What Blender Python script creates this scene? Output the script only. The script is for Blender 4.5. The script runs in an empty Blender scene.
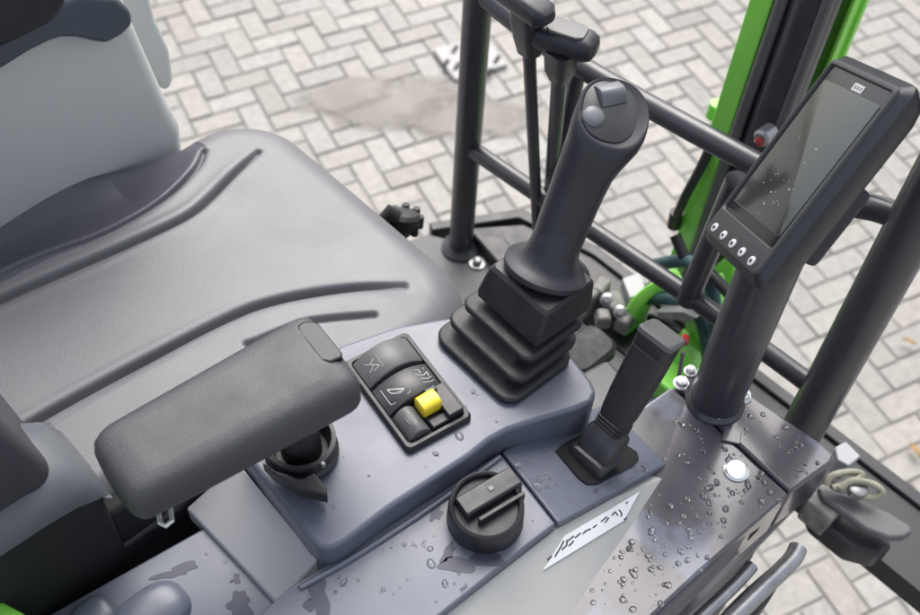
import bpy, bmesh, math, random
from mathutils import Vector, Matrix
random.seed(7)
SC = bpy.context.scene
COL = SC.collection

# ------------------------------------------------------------------ camera
F_PX, CX, CY = 1080.0, 460.0, 307.5            # measured on the 920 x 615 photograph
AX = Vector((0.7290, 0.5200, -0.4450))          # machine forward, left and up in camera axes
AZ = Vector((0.0380, 0.6190, 0.7840)).normalized()
AX = (AX - AZ * AX.dot(AZ)).normalized()
AY = AZ.cross(AX)
ROT = Matrix((AX, AY, AZ))                      # camera -> world
CAM = Vector((0, 0, 3.0))
cd = bpy.data.cameras.new('camera')
cam = bpy.data.objects.new('camera', cd)
COL.objects.link(cam)
cam.matrix_world = Matrix.Translation(CAM) @ ROT.to_4x4()
cd.sensor_width = 36.0
cd.lens = F_PX / 920.0 * 36.0
cd.clip_start = 0.05
cd.clip_end = 500
cd.dof.use_dof = True
cd.dof.focus_distance = 1.28
cd.dof.aperture_fstop = 4.8
SC.camera = cam

# ------------------------------------------------------------------ light
SUN_EL, SUN_AZ = math.radians(52), math.radians(46)     # azimuth from +X towards +Y
w = bpy.data.worlds.new('World')
SC.world = w
w.use_nodes = True
nt = w.node_tree
sky = nt.nodes.new('ShaderNodeTexSky')
sky.sky_type = 'NISHITA'
sky.sun_disc = False
sky.sun_elevation = SUN_EL
sky.sun_rotation = math.radians(90) - SUN_AZ
sky.air_density = 1.0
sky.dust_density = 4.0
hs = nt.nodes.new('ShaderNodeHueSaturation')
hs.inputs['Saturation'].default_value = 0.42
bg = nt.nodes['Background']
bg.inputs['Strength'].default_value = 0.15
nt.links.new(sky.outputs[0], hs.inputs['Color'])
nt.links.new(hs.outputs[0], bg.inputs['Color'])
sl = bpy.data.lights.new('sun', 'SUN')
sl.energy = 1.25
sl.angle = math.radians(50)
sl.color = (1.0, 0.97, 0.92)
so = bpy.data.objects.new('sun', sl)
COL.objects.link(so)
sd = Vector((math.cos(SUN_EL) * math.cos(SUN_AZ), math.cos(SUN_EL) * math.sin(SUN_AZ), math.sin(SUN_EL)))
so.rotation_euler = sd.to_track_quat('Z', 'Y').to_euler()
so.location = sd * 20
vs = SC.view_settings
vs.view_transform = 'Standard'
vs.look = 'None'
vs.gamma = 1
vs.exposure = 0.85
vs.use_curve_mapping = False

# ------------------------------------------------------------------ helpers
def at(px, py, D):
    """world point where the sight line of a photo point meets the level D metres below the camera"""
    r = ROT @ Vector((px - CX, CY - py, -F_PX))
    return CAM + r * (-D / r.z)
def atX(px, py, x):
    r = ROT @ Vector((px - CX, CY - py, -F_PX))
    return CAM + r * (x / r.x)
def atY(px, py, y):
    r = ROT @ Vector((px - CX, CY - py, -F_PX))
    return CAM + r * (y / r.y)
V = Vector
UP = V((0, 0, 1))

class MB:
    def __init__(self):
        self.v, self.f, self.m = [], [], []
    def add(self, vs_, fs, mi=0):
        b = len(self.v)
        self.v += [V(p) for p in vs_]
        for f in fs:
            self.f.append(tuple(b + i for i in f))
            self.m.append(mi)
        return self
    def prism(self, pts, off, mi=0):
        """closed outline pts swept by the vector (or list of vectors) off"""
        n = len(pts)
        top = [V(p) for p in pts]
        bot = [p + (off[i] if isinstance(off, list) else V(off)) for i, p in enumerate(top)]
        fs = [tuple(range(n)), tuple(range(2 * n - 1, n - 1, -1))]
        for i in range(n):
            j = (i + 1) % n
            fs.append((i, n + i, n + j, j))
        return self.add(top + bot, fs, mi)
    def box(self, c, sx, sy, sz, X=V((1, 0, 0)), Y=V((0, 1, 0)), Z=V((0, 0, 1)), mi=0, taper=1.0):
        c = V(c)
        vs_ = []
        for k in (-1, 1):
            s = taper if k > 0 else 1
            for (a, b) in ((-1, -1), (1, -1), (1, 1), (-1, 1)):
                vs_.append(c + X * (a * sx * s / 2) + Y * (b * sy * s / 2) + Z * (k * sz / 2))
        return self.add(vs_, [(3, 2, 1, 0), (4, 5, 6, 7), (0, 1, 5, 4), (1, 2, 6, 5), (2, 3, 7, 6), (3, 0, 4, 7)], mi)
    def loft(self, rings, mi=0, cap=True, closed=True):
        n = len(rings[0])
        vs_ = [p for r in rings for p in r]
        fs = []
        for k in range(len(rings) - 1):
            for i in range(n if closed else n - 1):
                j = (i + 1) % n
                fs.append((k * n + i, k * n + j, (k + 1) * n + j, (k + 1) * n + i))
        if cap:
            fs.append(tuple(range(n - 1, -1, -1)))
            fs.append(tuple((len(rings) - 1) * n + i for i in range(n)))
        return self.add(vs_, fs, mi)
    def tube(self, path, r, n=20, mi=0, cap=True):
        path = [V(p) for p in path]
        rad = r if isinstance(r, list) else [r] * len(path)
        rings = []
        t0 = (path[1] - path[0]).normalized()
        u = t0.orthogonal().normalized()
        for i, p in enumerate(path):
            if i == 0: t = path[1] - p
            elif i == len(path) - 1: t = p - path[i - 1]
            else: t = (path[i + 1] - p).normalized() + (p - path[i - 1]).normalized()
            t = t.normalized()
            u = (u - t * u.dot(t)).normalized()
            w_ = t.cross(u)
            rings.append([p + (u * math.cos(2 * math.pi * k / n) + w_ * math.sin(2 * math.pi * k / n)) * rad[i] for k in range(n)])
        return self.loft(rings, mi, cap)
    def lathe(self, base, axis, prof, n=40, mi=0, sx=1.0, sy=1.0, cap=True, ux=None):
        """prof: (distance along axis, radius)"""
        axis = V(axis).normalized()
        u = (V(ux) - axis * V(ux).dot(axis)).normalized() if ux is not None else axis.orthogonal().normalized()
        w_ = axis.cross(u)
        rings = [[V(base) + axis * h + (u * (math.cos(2 * math.pi * k / n) * sx) + w_ * (math.sin(2 * math.pi * k / n) * sy)) * r for k in range(n)] for h, r in prof]
        return self.loft(rings, mi, cap)
    def build(self, name, mats, root=None, parent=None, bevel=0, seg=3, angle=35, sub=0):
        me = bpy.data.meshes.new(name)
        o_ = V(root.location) if root is not None else V((0, 0, 0))
        me.from_pydata([p - o_ for p in self.v], [], self.f)
        if not isinstance(mats, (list, tuple)): mats = [mats]
        for m_ in mats: me.materials.append(m_)
        me.polygons.foreach_set('material_index', self.m)
        bm = bmesh.new()
        bm.from_mesh(me)
        bmesh.ops.recalc_face_normals(bm, faces=bm.faces)
        bm.to_mesh(me)
        bm.free()
        me.polygons.foreach_set('use_smooth', [True] * len(me.polygons))
        me.set_sharp_from_angle(angle=math.radians(angle))
        me.update()
        o = bpy.data.objects.new(name, me)
        COL.objects.link(o)
        p_ = parent if parent is not None else root
        if p_ is not None: o.parent = p_
        if bevel:
            b = o.modifiers.new('bevel', 'BEVEL')
            b.width = bevel
            b.segments = seg
            b.limit_method = 'ANGLE'
            b.angle_limit = math.radians(28)
            b.harden_normals = True
        if sub:
            s = o.modifiers.new('smooth', 'SUBSURF')
            s.levels = s.render_levels = sub
        return o

def thing(name, label, cat, loc, group=None):
    o = bpy.data.objects.new(name, None)
    o.empty_display_size = 0.05
    COL.objects.link(o)
    o.location = loc
    o['label'] = label
    o['category'] = cat
    if group: o['group'] = group
    return o
def tag(o, label=None, cat=None, group=None, kind=None):
    if label: o['label'] = label
    if cat: o['category'] = cat
    if group: o['group'] = group
    if kind: o['kind'] = kind
    return o

def rrect(c, hx, hy, r, X, Y, n=6):
    """rounded rectangle ring round c"""
    out = []
    for (sx, sy, a0) in ((1, 1, 0), (-1, 1, 90), (-1, -1, 180), (1, -1, 270)):
        for k in range(n + 1):
            a = math.radians(a0 + 90 * k / n)
            out.append(V(c) + X * (sx * (hx - r) + r * math.cos(a)) + Y * (sy * (hy - r) + r * math.sin(a)))
    return out
def ell(c, a, b, U, W, n=36, e=2.0):
    out = []
    for k in range(n):
        t = 2 * math.pi * k / n
        ct, st = math.cos(t), math.sin(t)
        out.append(V(c) + U * (a * math.copysign(abs(ct) ** (2 / e), ct)) + W * (b * math.copysign(abs(st) ** (2 / e), st)))
    return out
def smooth_path(pts, n=8):
    pts = [V(p) for p in pts]
    q = [pts[0]] + pts + [pts[-1]]
    out = []
    for i in range(1, len(q) - 2):
        p0, p1, p2, p3 = q[i - 1], q[i], q[i + 1], q[i + 2]
        for k in range(n):
            t = k / n
            out.append(0.5 * ((2 * p1) + (p2 - p0) * t + (2 * p0 - 5 * p1 + 4 * p2 - p3) * t * t + (3 * p1 - p0 - 3 * p2 + p3) * t ** 3))
    out.append(pts[-1])
    return out

# ------------------------------------------------------------------ materials
def mat(name, col, rough=0.5, metal=0.0, spec=0.5, coat=0.0, coat_r=0.1, bump=0.0, bscale=400.0, btype='NOISE',
        cvar=0.0, cscale=6.0, rvar=0.0, rscale=12.0, col2=None, c2scale=60.0, c2lo=0.55, c2hi=0.6, bdist=0.001, detail=4.0):
    m = bpy.data.materials.new(name)
    m.use_nodes = True
    t = m.node_tree
    N, L = t.nodes, t.links
    b = N['Principled BSDF']
    b.inputs['Base Color'].default_value = (*col, 1)
    b.inputs['Roughness'].default_value = rough
    b.inputs['Metallic'].default_value = metal
    b.inputs['Specular IOR Level'].default_value = spec
    b.inputs['Coat Weight'].default_value = coat
    b.inputs['Coat Roughness'].default_value = coat_r
    tc = N.new('ShaderNodeTexCoord')
    def noise(scale, det=4.0, rg=0.55):
        n = N.new('ShaderNodeTexNoise')
        n.inputs['Scale'].default_value = scale
        n.inputs['Detail'].default_value = det
        n.inputs['Roughness'].default_value = rg
        L.new(tc.outputs['Object'], n.inputs['Vector'])
        return n
    csock = None
    if cvar:
        n = noise(cscale, 5)
        r = N.new('ShaderNodeMapRange')
        r.inputs['From Min'].default_value = 0.3
        r.inputs['From Max'].default_value = 0.7
        r.inputs['To Min'].default_value = 1 - cvar
        r.inputs['To Max'].default_value = 1 + cvar
        L.new(n.outputs['Fac'], r.inputs['Value'])
        mx = N.new('ShaderNodeMix')
        mx.data_type = 'RGBA'
        mx.blend_type = 'MULTIPLY'
        mx.inputs['Factor'].default_value = 1
        mx.inputs['A'].default_value = (*col, 1)
        L.new(r.outputs[0], mx.inputs['B'])
        csock = mx.outputs['Result']
    if col2 is not None:
        n = noise(c2scale, 3)
        r = N.new('ShaderNodeMapRange')
        r.inputs['From Min'].default_value = c2lo
        r.inputs['From Max'].default_value = c2hi
        L.new(n.outputs['Fac'], r.inputs['Value'])
        mx = N.new('ShaderNodeMix')
        mx.data_type = 'RGBA'
        L.new(r.outputs[0], mx.inputs['Factor'])
        if csock: L.new(csock, mx.inputs['A'])
        else: mx.inputs['A'].default_value = (*col, 1)
        mx.inputs['B'].default_value = (*col2, 1)
        csock = mx.outputs['Result']
    if csock: L.new(csock, b.inputs['Base Color'])
    if rvar:
        n = noise(rscale, 5)
        r = N.new('ShaderNodeMapRange')
        r.inputs['From Min'].default_value = 0.3
        r.inputs['From Max'].default_value = 0.7
        r.inputs['To Min'].default_value = max(0.02, rough - rvar)
        r.inputs['To Max'].default_value = min(1, rough + rvar)
        L.new(n.outputs['Fac'], r.inputs['Value'])
        L.new(r.outputs[0], b.inputs['Roughness'])
    if bump:
        if btype == 'VORONOI':
            n = N.new('ShaderNodeTexVoronoi')
            n.inputs['Scale'].default_value = bscale
            L.new(tc.outputs['Object'], n.inputs['Vector'])
            src = n.outputs['Distance']
        else:
            n = noise(bscale, detail)
            src = n.outputs['Fac']
        bp = N.new('ShaderNodeBump')
        bp.inputs['Strength'].default_value = bump
        bp.inputs['Distance'].default_value = bdist
        L.new(src, bp.inputs['Height'])
        L.new(bp.outputs[0], b.inputs['Normal'])
    return m

M = {}
M['vinyl'] = mat('grey_vinyl', (0.142, 0.142, 0.153), 0.40, bump=0.24, bscale=1050, btype='VORONOI', cvar=0.08, cscale=5, rvar=0.06, rscale=9, spec=0.6)
M['vinyl_dark'] = mat('dark_vinyl', (0.045, 0.045, 0.055), 0.5, bump=0.25, bscale=900, btype='VORONOI')
M['bolster'] = mat('shaded_bolster_vinyl', (0.085, 0.084, 0.105), 0.36, bump=0.2, bscale=900, btype='VORONOI', rvar=0.06, rscale=9, spec=0.6)  # seat vinyl darkened: shade and dark reflection in the dish put into the colour
M['foam'] = mat('grained_foam', (0.050, 0.051, 0.057), 0.42, bump=0.7, bscale=800, bdist=0.0009, cvar=0.10, cscale=240, rvar=0.1, rscale=30, spec=0.55)
M['foam_plain'] = mat('plain_pad_end', (0.056, 0.056, 0.060), 0.5, bump=0.2, bscale=500)
M['console'] = mat('blue_grey_plastic', (0.116, 0.129, 0.170), 0.34, coat=0.06, coat_r=0.15, bump=0.16, bscale=1400, cvar=0.05, cscale=8, rvar=0.07, rscale=14)
M['lightgrey'] = mat('light_grey_plastic', (0.40, 0.40, 0.42), 0.45, bump=0.1, bscale=1200, cvar=0.04, cscale=7)
M['shell'] = mat('pale_grey_shell', (0.60, 0.61, 0.60), 0.42, bump=0.1, bscale=1200, cvar=0.03, cscale=7)
M['beige'] = mat('pale_side_paint', (0.40, 0.40, 0.385), 0.4, cvar=0.06, cscale=7, rvar=0.08)
M['black'] = mat('black_plastic', (0.022, 0.022, 0.026), 0.42, bump=0.25, bscale=1100, cvar=0.15, cscale=30, rvar=0.08, rscale=30)
M['grip'] = mat('dark_grip_plastic', (0.024, 0.024, 0.033), 0.34, bump=0.3, bscale=1300, cvar=0.12, cscale=25, rvar=0.08, rscale=25)
M['rubber'] = mat('black_rubber', (0.02, 0.02, 0.022), 0.48, bump=0.35, bscale=500, cvar=0.3, cscale=40, rvar=0.12, rscale=40)
M['seam'] = mat('dark_gap', (0.006, 0.006, 0.007), 0.8)
M['button'] = mat('grey_button', (0.16, 0.165, 0.18), 0.4, cvar=0.08, cscale=60)
M['rocker'] = mat('charcoal_rocker', (0.05, 0.05, 0.053), 0.35, bump=0.15, bscale=1200, cvar=0.1, cscale=40)
M['rocker_grey'] = mat('grey_rocker', (0.105, 0.105, 0.108), 0.42, cvar=0.1, cscale=40)
M['wetblack'] = mat('wet_black_plastic', (0.020, 0.020, 0.024), 0.42, coat=0.1, coat_r=0.1, rvar=0.1, rscale=60, cvar=0.15, cscale=60)
M['symbol'] = mat('printed_symbol', (0.55, 0.55, 0.55), 0.5)
M['print'] = mat('panel_print', (0.34, 0.34, 0.34), 0.5)
M['symbol_dim'] = mat('dim_printed_symbol', (0.20, 0.20, 0.20), 0.5)
M['yellow'] = mat('yellow_latch', (0.80, 0.62, 0.035), 0.35, cvar=0.05, cscale=50)
M['steel'] = mat('dark_painted_tube', (0.038, 0.037, 0.046), 0.36, coat=0.3, coat_r=0.2, cvar=0.15, cscale=10, rvar=0.1, rscale=18, bump=0.05, bscale=80)
M['cover'] = mat('taupe_metal_paint', (0.074, 0.069, 0.084), 0.21, coat=0.5, coat_r=0.09, cvar=0.12, cscale=14, rvar=0.06, rscale=16, col2=(0.118, 0.130, 0.175), c2scale=9, c2lo=.52, c2hi=.58, bump=0.06, bscale=25, bdist=0.002)  # bluish noise patches: dried areas, with sky reflections painted into the colour
M['cover_side'] = mat('taupe_side_paint', (0.10, 0.097, 0.105), 0.35, cvar=0.12, cscale=18, rvar=0.1)
M['chrome'] = mat('bright_bolt', (0.85, 0.85, 0.85), 0.22, metal=0.6, cvar=0.06, cscale=60)
M['boot'] = mat('sheen_boot_rubber', (0.040, 0.040, 0.046), 0.36, bump=0.3, bscale=300, cvar=0.3, cscale=50, rvar=0.1, rscale=40)  # rubber colour lightened to carry the grey reflections on the lever boot
M['zinc'] = mat('zinc_steel', (0.36, 0.36, 0.37), 0.42, metal=0.8, cvar=0.2, cscale=60)
M['green'] = mat('green_paint', (0.27, 0.76, 0.10), 0.33, coat=0.3, cvar=0.08, cscale=9, rvar=0.08)
M['teal'] = mat('teal_hose', (0.03, 0.085, 0.09), 0.45, cvar=0.2, cscale=30)
M['palecast'] = mat('dusty_casting', (0.19, 0.185, 0.175), 0.6, cvar=0.35, cscale=45, bump=0.5, bscale=120)
M['screen'] = mat('display_glass', (0.030, 0.033, 0.030), 0.16, coat=0.5, coat_r=0.08, spec=0.6, rvar=0.06, rscale=10)
M['bezel'] = mat('bezel_glass', (0.012, 0.012, 0.014), 0.2, coat=0.3)
M['housing'] = mat('monitor_plastic', (0.020, 0.021, 0.028), 0.38, bump=0.25, bscale=1200, cvar=0.1, cscale=30)
M['housing_edge'] = mat('monitor_face_plastic', (0.05, 0.05, 0.055), 0.42, bump=0.25, bscale=1200)
M['red'] = mat('red_lens', (0.34, 0.018, 0.02), 0.2, coat=0.5)
M['sticker'] = mat('white_sticker', (0.78, 0.78, 0.80), 0.4, cvar=0.03, cscale=40)
M['ink'] = mat('black_ink', (0.02, 0.02, 0.025), 0.5)
M['navy'] = mat('slate_blue_plastic', (0.07, 0.085, 0.108), 0.34, cvar=0.06, cscale=12, bump=0.1, bscale=900)
M['hinge'] = mat('grey_hinge_plastic', (0.10, 0.108, 0.122), 0.4, cvar=0.06, cscale=10)
M['mat'] = mat('floor_mat', (0.13, 0.13, 0.135), 0.6, bump=0.3, bscale=500, cvar=0.12, cscale=20)
M['olive'] = mat('olive_strap', (0.30, 0.29, 0.22), 0.55, cvar=0.2, cscale=60)
M['leaf'] = mat('dry_leaf', (0.36, 0.23, 0.10), 0.6, cvar=0.3, cscale=80)
M['drain'] = mat('drain_metal', (0.36, 0.35, 0.345), 0.5, cvar=0.08, cscale=20)
M['film'] = mat('wet_film', (0.055, 0.06, 0.09), 0.36, spec=0.3, cvar=0.15, cscale=60)
M['sand'] = mat('washed_sand', (0.290, 0.265, 0.238), 0.7, cvar=0.14, cscale=5, bump=0.3, bscale=60)
wm = mat('water', (1, 1, 1), 0.02)
wm.node_tree.nodes['Principled BSDF'].inputs['Transmission Weight'].default_value = 1
wm.node_tree.nodes['Principled BSDF'].inputs['IOR'].default_value = 1.33
M['water'] = wm

def brick_material():
    m = bpy.data.materials.new('clay_paver')
    m.use_nodes = True
    t = m.node_tree
    N, L = t.nodes, t.links
    b = N['Principled BSDF']
    a = N.new('ShaderNodeAttribute')
    a.attribute_name = 'tint'
    tc = N.new('ShaderNodeTexCoord')
    def nz(s, d):
        n = N.new('ShaderNodeTexNoise')
        n.inputs['Scale'].default_value = s
        n.inputs['Detail'].default_value = d
        L.new(tc.outputs['Object'], n.inputs['Vector'])
        return n
    n1, n2, n3 = nz(28, 6), nz(0.9, 4), nz(160, 3)
    def rng(src, lo, hi, f0=0.3, f1=0.7):
        r = N.new('ShaderNodeMapRange')
        r.inputs['From Min'].default_value = f0
        r.inputs['From Max'].default_value = f1
        r.inputs['To Min'].default_value = lo
        r.inputs['To Max'].default_value = hi
        L.new(src, r.inputs['Value'])
        return r.outputs[0]
    def mul(x, y):
        q = N.new('ShaderNodeMix')
        q.data_type = 'RGBA'
        q.blend_type = 'MULTIPLY'
        q.inputs['Factor'].default_value = 1
        L.new(x, q.inputs['A'])
        L.new(y, q.inputs['B'])
        return q.outputs['Result']
    c = mul(a.outputs['Color'], rng(n1.outputs['Fac'], 0.84, 1.12))
    c = mul(c, rng(n2.outputs['Fac'], 0.86, 1.1))
    c = mul(c, rng(n3.outputs['Fac'], 0.92, 1.06))
    L.new(c, b.inputs['Base Color'])
    L.new(rng(n2.outputs['Fac'], 0.42, 0.7), b.inputs['Roughness'])
    bp = N.new('ShaderNodeBump')
    bp.inputs['Strength'].default_value = 0.35
    bp.inputs['Distance'].default_value = 0.003
    L.new(n1.outputs['Fac'], bp.inputs['Height'])
    L.new(bp.outputs[0], b.inputs['Normal'])
    return m
M['brick'] = brick_material()
M['joint'] = mat('joint_sand', (0.272, 0.262, 0.245), 0.9, cvar=0.3, cscale=5)

# ------------------------------------------------------------------ the ground
g = MB()
g.add([(-150, -150, -0.007), (150, -150, -0.007), (150, 150, -0.007), (-150, 150, -0.007)], [(0, 1, 2, 3)])
tag(g.build('ground', M['joint']), kind='structure')

def paving():
    W_ = 0.098
    gap, ch = 0.0055, 0.004
    th = math.radians(-17)
    cx_, sx_ = math.cos(th), math.sin(th)
    vs_, fs, cols = [], [], []
    R_ = 78
    rng = random.Random(3)
    for i in range(-R_, R_):
        for j in range(-R_, R_):
            k = (i - j) % 4
            if k == 0: w_, h_ = 2, 1
            elif k == 3: w_, h_ = 1, 2
            else: continue
            x0, y0 = i * W_, j * W_
            mx_, my_ = x0 + w_ * W_ / 2, y0 + h_ * W_ / 2
            wx, wy = cx_ * mx_ - sx_ * my_ + 2.4, sx_ * mx_ + cx_ * my_ + 2.2
            if not (-2.5 < wx < 7.5 and -3 < wy < 7.5): continue
            hx, hy = w_ * W_ / 2 - gap / 2 + rng.uniform(-.0015, .001), h_ * W_ / 2 - gap / 2 + rng.uniform(-.0015, .001)
            mx_ += rng.uniform(-.0015, .0015)
            my_ += rng.uniform(-.0015, .0015)
            tz, tx, ty = rng.uniform(-.002, .002), rng.uniform(-.02, .02), rng.uniform(-.02, .02)
            b = len(vs_)
            rot = rng.uniform(-.012, .012)
            for (dz, ins) in ((-0.02, 0.0), (-ch, 0.0), (0.0, ch)):
                for (a, c) in ((-1, -1), (1, -1), (1, 1), (-1, 1)):
                    ux, uy = a * (hx - ins), c * (hy - ins)
                    ux, uy = ux - uy * rot, uy + ux * rot
                    lx, ly = mx_ + ux, my_ + uy
                    vs_.append((cx_ * lx - sx_ * ly + 2.4, sx_ * lx + cx_ * ly + 2.2, dz + tz + ux * tx + uy * ty))
            fs.append((b + 8, b + 9, b + 10, b + 11))
            for lo in (0, 4):
                for q in range(4):
                    r_ = (q + 1) % 4
                    fs.append((b + lo + q, b + lo + r_, b + lo + 4 + r_, b + lo + 4 + q))
            s = rng.gauss(1, 0.065)
            wmx = rng.uniform(-.012, .016)
            cols += [(0.300 * s + wmx * .6, 0.284 * s, 0.262 * s - wmx * .3, 1)] * 9
    me = bpy.data.meshes.new('paving')
    me.from_pydata(vs_, [], fs)
    at_ = me.attributes.new('tint', 'FLOAT_COLOR', 'FACE')
    at_.data.foreach_set('color', [c for q in cols for c in q])
    me.materials.append(M['brick'])
    me.update()
    o = bpy.data.objects.new('paving', me)
    COL.objects.link(o)
    tag(o, kind='structure')
paving()

def blob(c, a, b, rot, n, jag, rng, X=V((1, 0, 0)), Y=V((0, 1, 0))):
    ph = [rng.uniform(0, 6.28) for _ in range(6)]
    am = [rng.uniform(.3, 1) * jag / (k + 1) ** .6 for k in range(6)]
    out = []
    for k in range(n):
        t = 2 * math.pi * k / n
        r = 1 + sum(am[q] * math.sin((q + 2) * t + ph[q]) for q in range(6))
        x, y = a * r * math.cos(t), b * r * math.sin(t)
        out.append(V(c) + X * (x * math.cos(rot) - y * math.sin(rot)) + Y * (x * math.sin(rot) + y * math.cos(rot)))
    return out
# sand washed over the joints beside the drain
rg = random.Random(12)
def sand_patch():
    vs_, fs, al = [], [], []
    for q, (px, py, a, b, rot) in enumerate(((405, 105, .42, .22, -.62), (470, 118, .34, .17, -.7), (345, 95, .26, .13, -.4))):
        c = at(px, py, 2.9995) + V((0, 0, .004 + .001 * q))
        ol = blob(c, a, b, rot, 60, .13, rg)
        b0_ = len(vs_)
        vs_.append(c)
        al.append(1.0)
        for k, f_ in enumerate((.3, .5, .65, .8, .9, 1.0)):
            vs_.extend([c + (p - c) * f_ for p in ol])
            al.extend([1 - f_ ** 2] * 60)
        for k in range(60):
            k2 = (k + 1) % 60
            fs.append((b0_, b0_ + 1 + k, b0_ + 1 + k2))
            for r_ in range(5):
                o1, o2 = b0_ + 1 + r_ * 60, b0_ + 1 + (r_ + 1) * 60
                fs.append((o1 + k, o2 + k, o2 + k2, o1 + k2))
    me = bpy.data.meshes.new('sand_patch')
    me.from_pydata(vs_, [], fs)
    at_ = me.attributes.new('cover', 'FLOAT', 'POINT')
    at_.data.foreach_set('value', al)
    m = M['sand']
    N, L = m.node_tree.nodes, m.node_tree.links
    a_ = N.new('ShaderNodeAttribute'); a_.attribute_name = 'cover'
    tc = N.new('ShaderNodeTexCoord')
    n = N.new('ShaderNodeTexNoise'); n.inputs['Scale'].default_value = 14; n.inputs['Detail'].default_value = 6
    L.new(tc.outputs['Object'], n.inputs['Vector'])
    ad = N.new('ShaderNodeMath'); ad.operation = 'ADD'
    L.new(a_.outputs['Fac'], ad.inputs[0]); L.new(n.outputs['Fac'], ad.inputs[1])
    r = N.new('ShaderNodeMapRange'); r.inputs['From Min'].default_value = .72; r.inputs['From Max'].default_value = 1.25; r.inputs['To Max'].default_value = .85
    L.new(ad.outputs[0], r.inputs['Value'])
    L.new(r.outputs[0], N['Principled BSDF'].inputs['Alpha'])
    me.materials.append(m)
    o = bpy.data.objects.new('sand_patch', me)
    COL.objects.link(o)
    tag(o, kind='structure')
sand_patch()

# drain cover lying in the paving
dc = at(470, 58, 2.99)
t = thing('drain_cover', 'pale grey drain cover with short black slots set in the paving behind the guard post', 'drain cover', dc)
mb = MB()
DX, DY = V((math.cos(-.30), math.sin(-.30), 0)), V((-math.sin(-.30), math.cos(-.30), 0))
mb.box(dc, .25, .22, .02, DX, DY)
mb.build('cover_plate', M['drain'], t, bevel=.004)
SX_ = (at(497, 56, 3) - at(491, 66, 3)).normalized()
for (px, py) in ((455, 49), (446, 63), (457, 66), (497, 59), (489, 72), (478, 66), (484, 53)):
    p = at(px, py, 2.978)
    mb = MB().box(p, .055, .017, .003, SX_, V((-SX_.y, SX_.x, 0)))
    mb.build('slot', M['seam'], t)

# fallen leaves
def leaf(px, py, s, rot, label):
    c = at(px, py, 2.985)
    mb = MB()
    n = 9
    top = []
    for k in range(n):
        u = k / (n - 1)
        wd = math.sin(math.pi * min(1, u * .98 + .02)) ** .8 * .42
        for e in (-1, 0, 1):
            x, y = (u - .5) * s, e * wd * s * .5
            z = .004 + abs(e) * .12 * s + .1 * s * math.sin(u * 3)
            top.append(c + V((x * math.cos(rot) - y * math.sin(rot), x * math.sin(rot) + y * math.cos(rot), z)))
    fs = []
    for k in range(n - 1):
        for e in (0, 1):
            fs.append((k * 3 + e, k * 3 + e + 1, k * 3 + e + 4, k * 3 + e + 3))
    mb.add(top, fs)
    o = mb.build('fallen_leaf', M['leaf'])
    sm = o.modifiers.new('thickness', 'SOLIDIFY')
    sm.thickness = .0008
    tag(o, label, 'leaf', 'dry leaves on the paving')
leaf(906, 571, .10, .5, 'larger dry orange leaf on the paving beside the black kerb strip')
leaf(914, 452, .06, 1.2, 'small orange leaf on the paving nearest the foot of the thick guard post')
leaf(908, 343, .05, 2.0, 'tiny yellow leaf on the paving farthest out beyond the thick guard post')

# ------------------------------------------------------------------ machine floor
FZ = 1.4
t = thing('machine_floor', 'dark steel footplate of the machine with a raised black front kerb', 'floor plate', (1.0, .5, FZ))
mb = MB()
mb.prism([(1.06, .20, FZ), (1.06, .93, FZ), (.99, 1.06, FZ), (.86, 1.10, FZ), (.5, 1.10, FZ), (.5, .20, FZ)], (0, 0, -.03))
mb.build('plate', M['mat'], t, bevel=.004)
mb = MB()
mb.prism([(1.19, -.06, FZ + .01), (1.19, .80, FZ + .01), (1.15, .965, FZ + .01), (.995, 1.055, FZ + .01), (1.005, 1.075, FZ + .01), (1.175, .98, FZ + .01), (1.215, .81, FZ + .01), (1.215, -.06, FZ + .01)], (0, 0, -.09))
mb.build('kerb', M['black'], t, bevel=.004)
mb = MB()
mb.prism([(1.03, .90, FZ + .002), (1.04, 1.03, FZ + .002), (1.15, .95, FZ + .002), (1.19, .80, FZ + .002), (1.19, -.05, FZ + .002), (1.062, -.05, FZ + .002), (1.062, .88, FZ + .002)], (0, 0, -.05))
mb.build('tread', M['black'], t, bevel=.002)
p = at(477, 264, 1.6)
mb = MB().lathe(p + V((0, 0, .001)), UP, [(0, .016), (.003, .016), (.003, .009), (.012, .008), (.014, .005)], 20, 0)
mb.build('bolt', M['zinc'], t)
for (px, py, w_, h_) in ((497, 252, .055, .05), (510, 262, .05, .04)):
    p = at(px, py, 1.57)
mb = MB().prism([at(470, 231, 1.57), at(505, 236, 1.57), at(535, 275, 1.57), at(520, 285, 1.57), at(497, 262, 1.57)], (0, 0, -.028))
mb.build('rubber_mat', M['black'], t, bevel=.006)

# black rubber pedal behind the joystick boot
p = at(586, 350, 1.45)
t = thing('foot_pedal', 'small black rubber pedal on the footplate behind the joystick boot', 'pedal', p - V((0, 0, .15)))
mb = MB().loft([rrect(p + V((0, 0, dz)), .05 - i_, .035 - i_, .02, V((1, 0, 0)), V((0, 1, 0))) for dz, i_ in ((-.02, 0), (0, 0), (.006, .006))])
mb.build('pad', M['rubber'], t)
mb = MB().tube([p - V((0, 0, .02)), p - V((0, 0, .15))], .012)
mb.build('stem', M['steel'], t)

# machine body below the footplate
t = thing('undercarriage', 'dark machine body below the footplate and side cover', 'machine frame', (.4, .6, .5))
mb = MB().prism([(.98, .20, 1.36), (.98, .98, 1.36), (-.5, 1.0, 1.36), (-.5, .24, 1.36)], (0, 0, -.7))
mb.build('frame', M['black'], t, bevel=.03)
mb = MB().prism([(.80, .215, 1.70), (.84, .50, 1.70), (-.5, .75, 1.70), (-.5, .215, 1.70)], (0, 0, -.34))
mb.build('bulkhead', M['cover_side'], t, bevel=.01)

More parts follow.
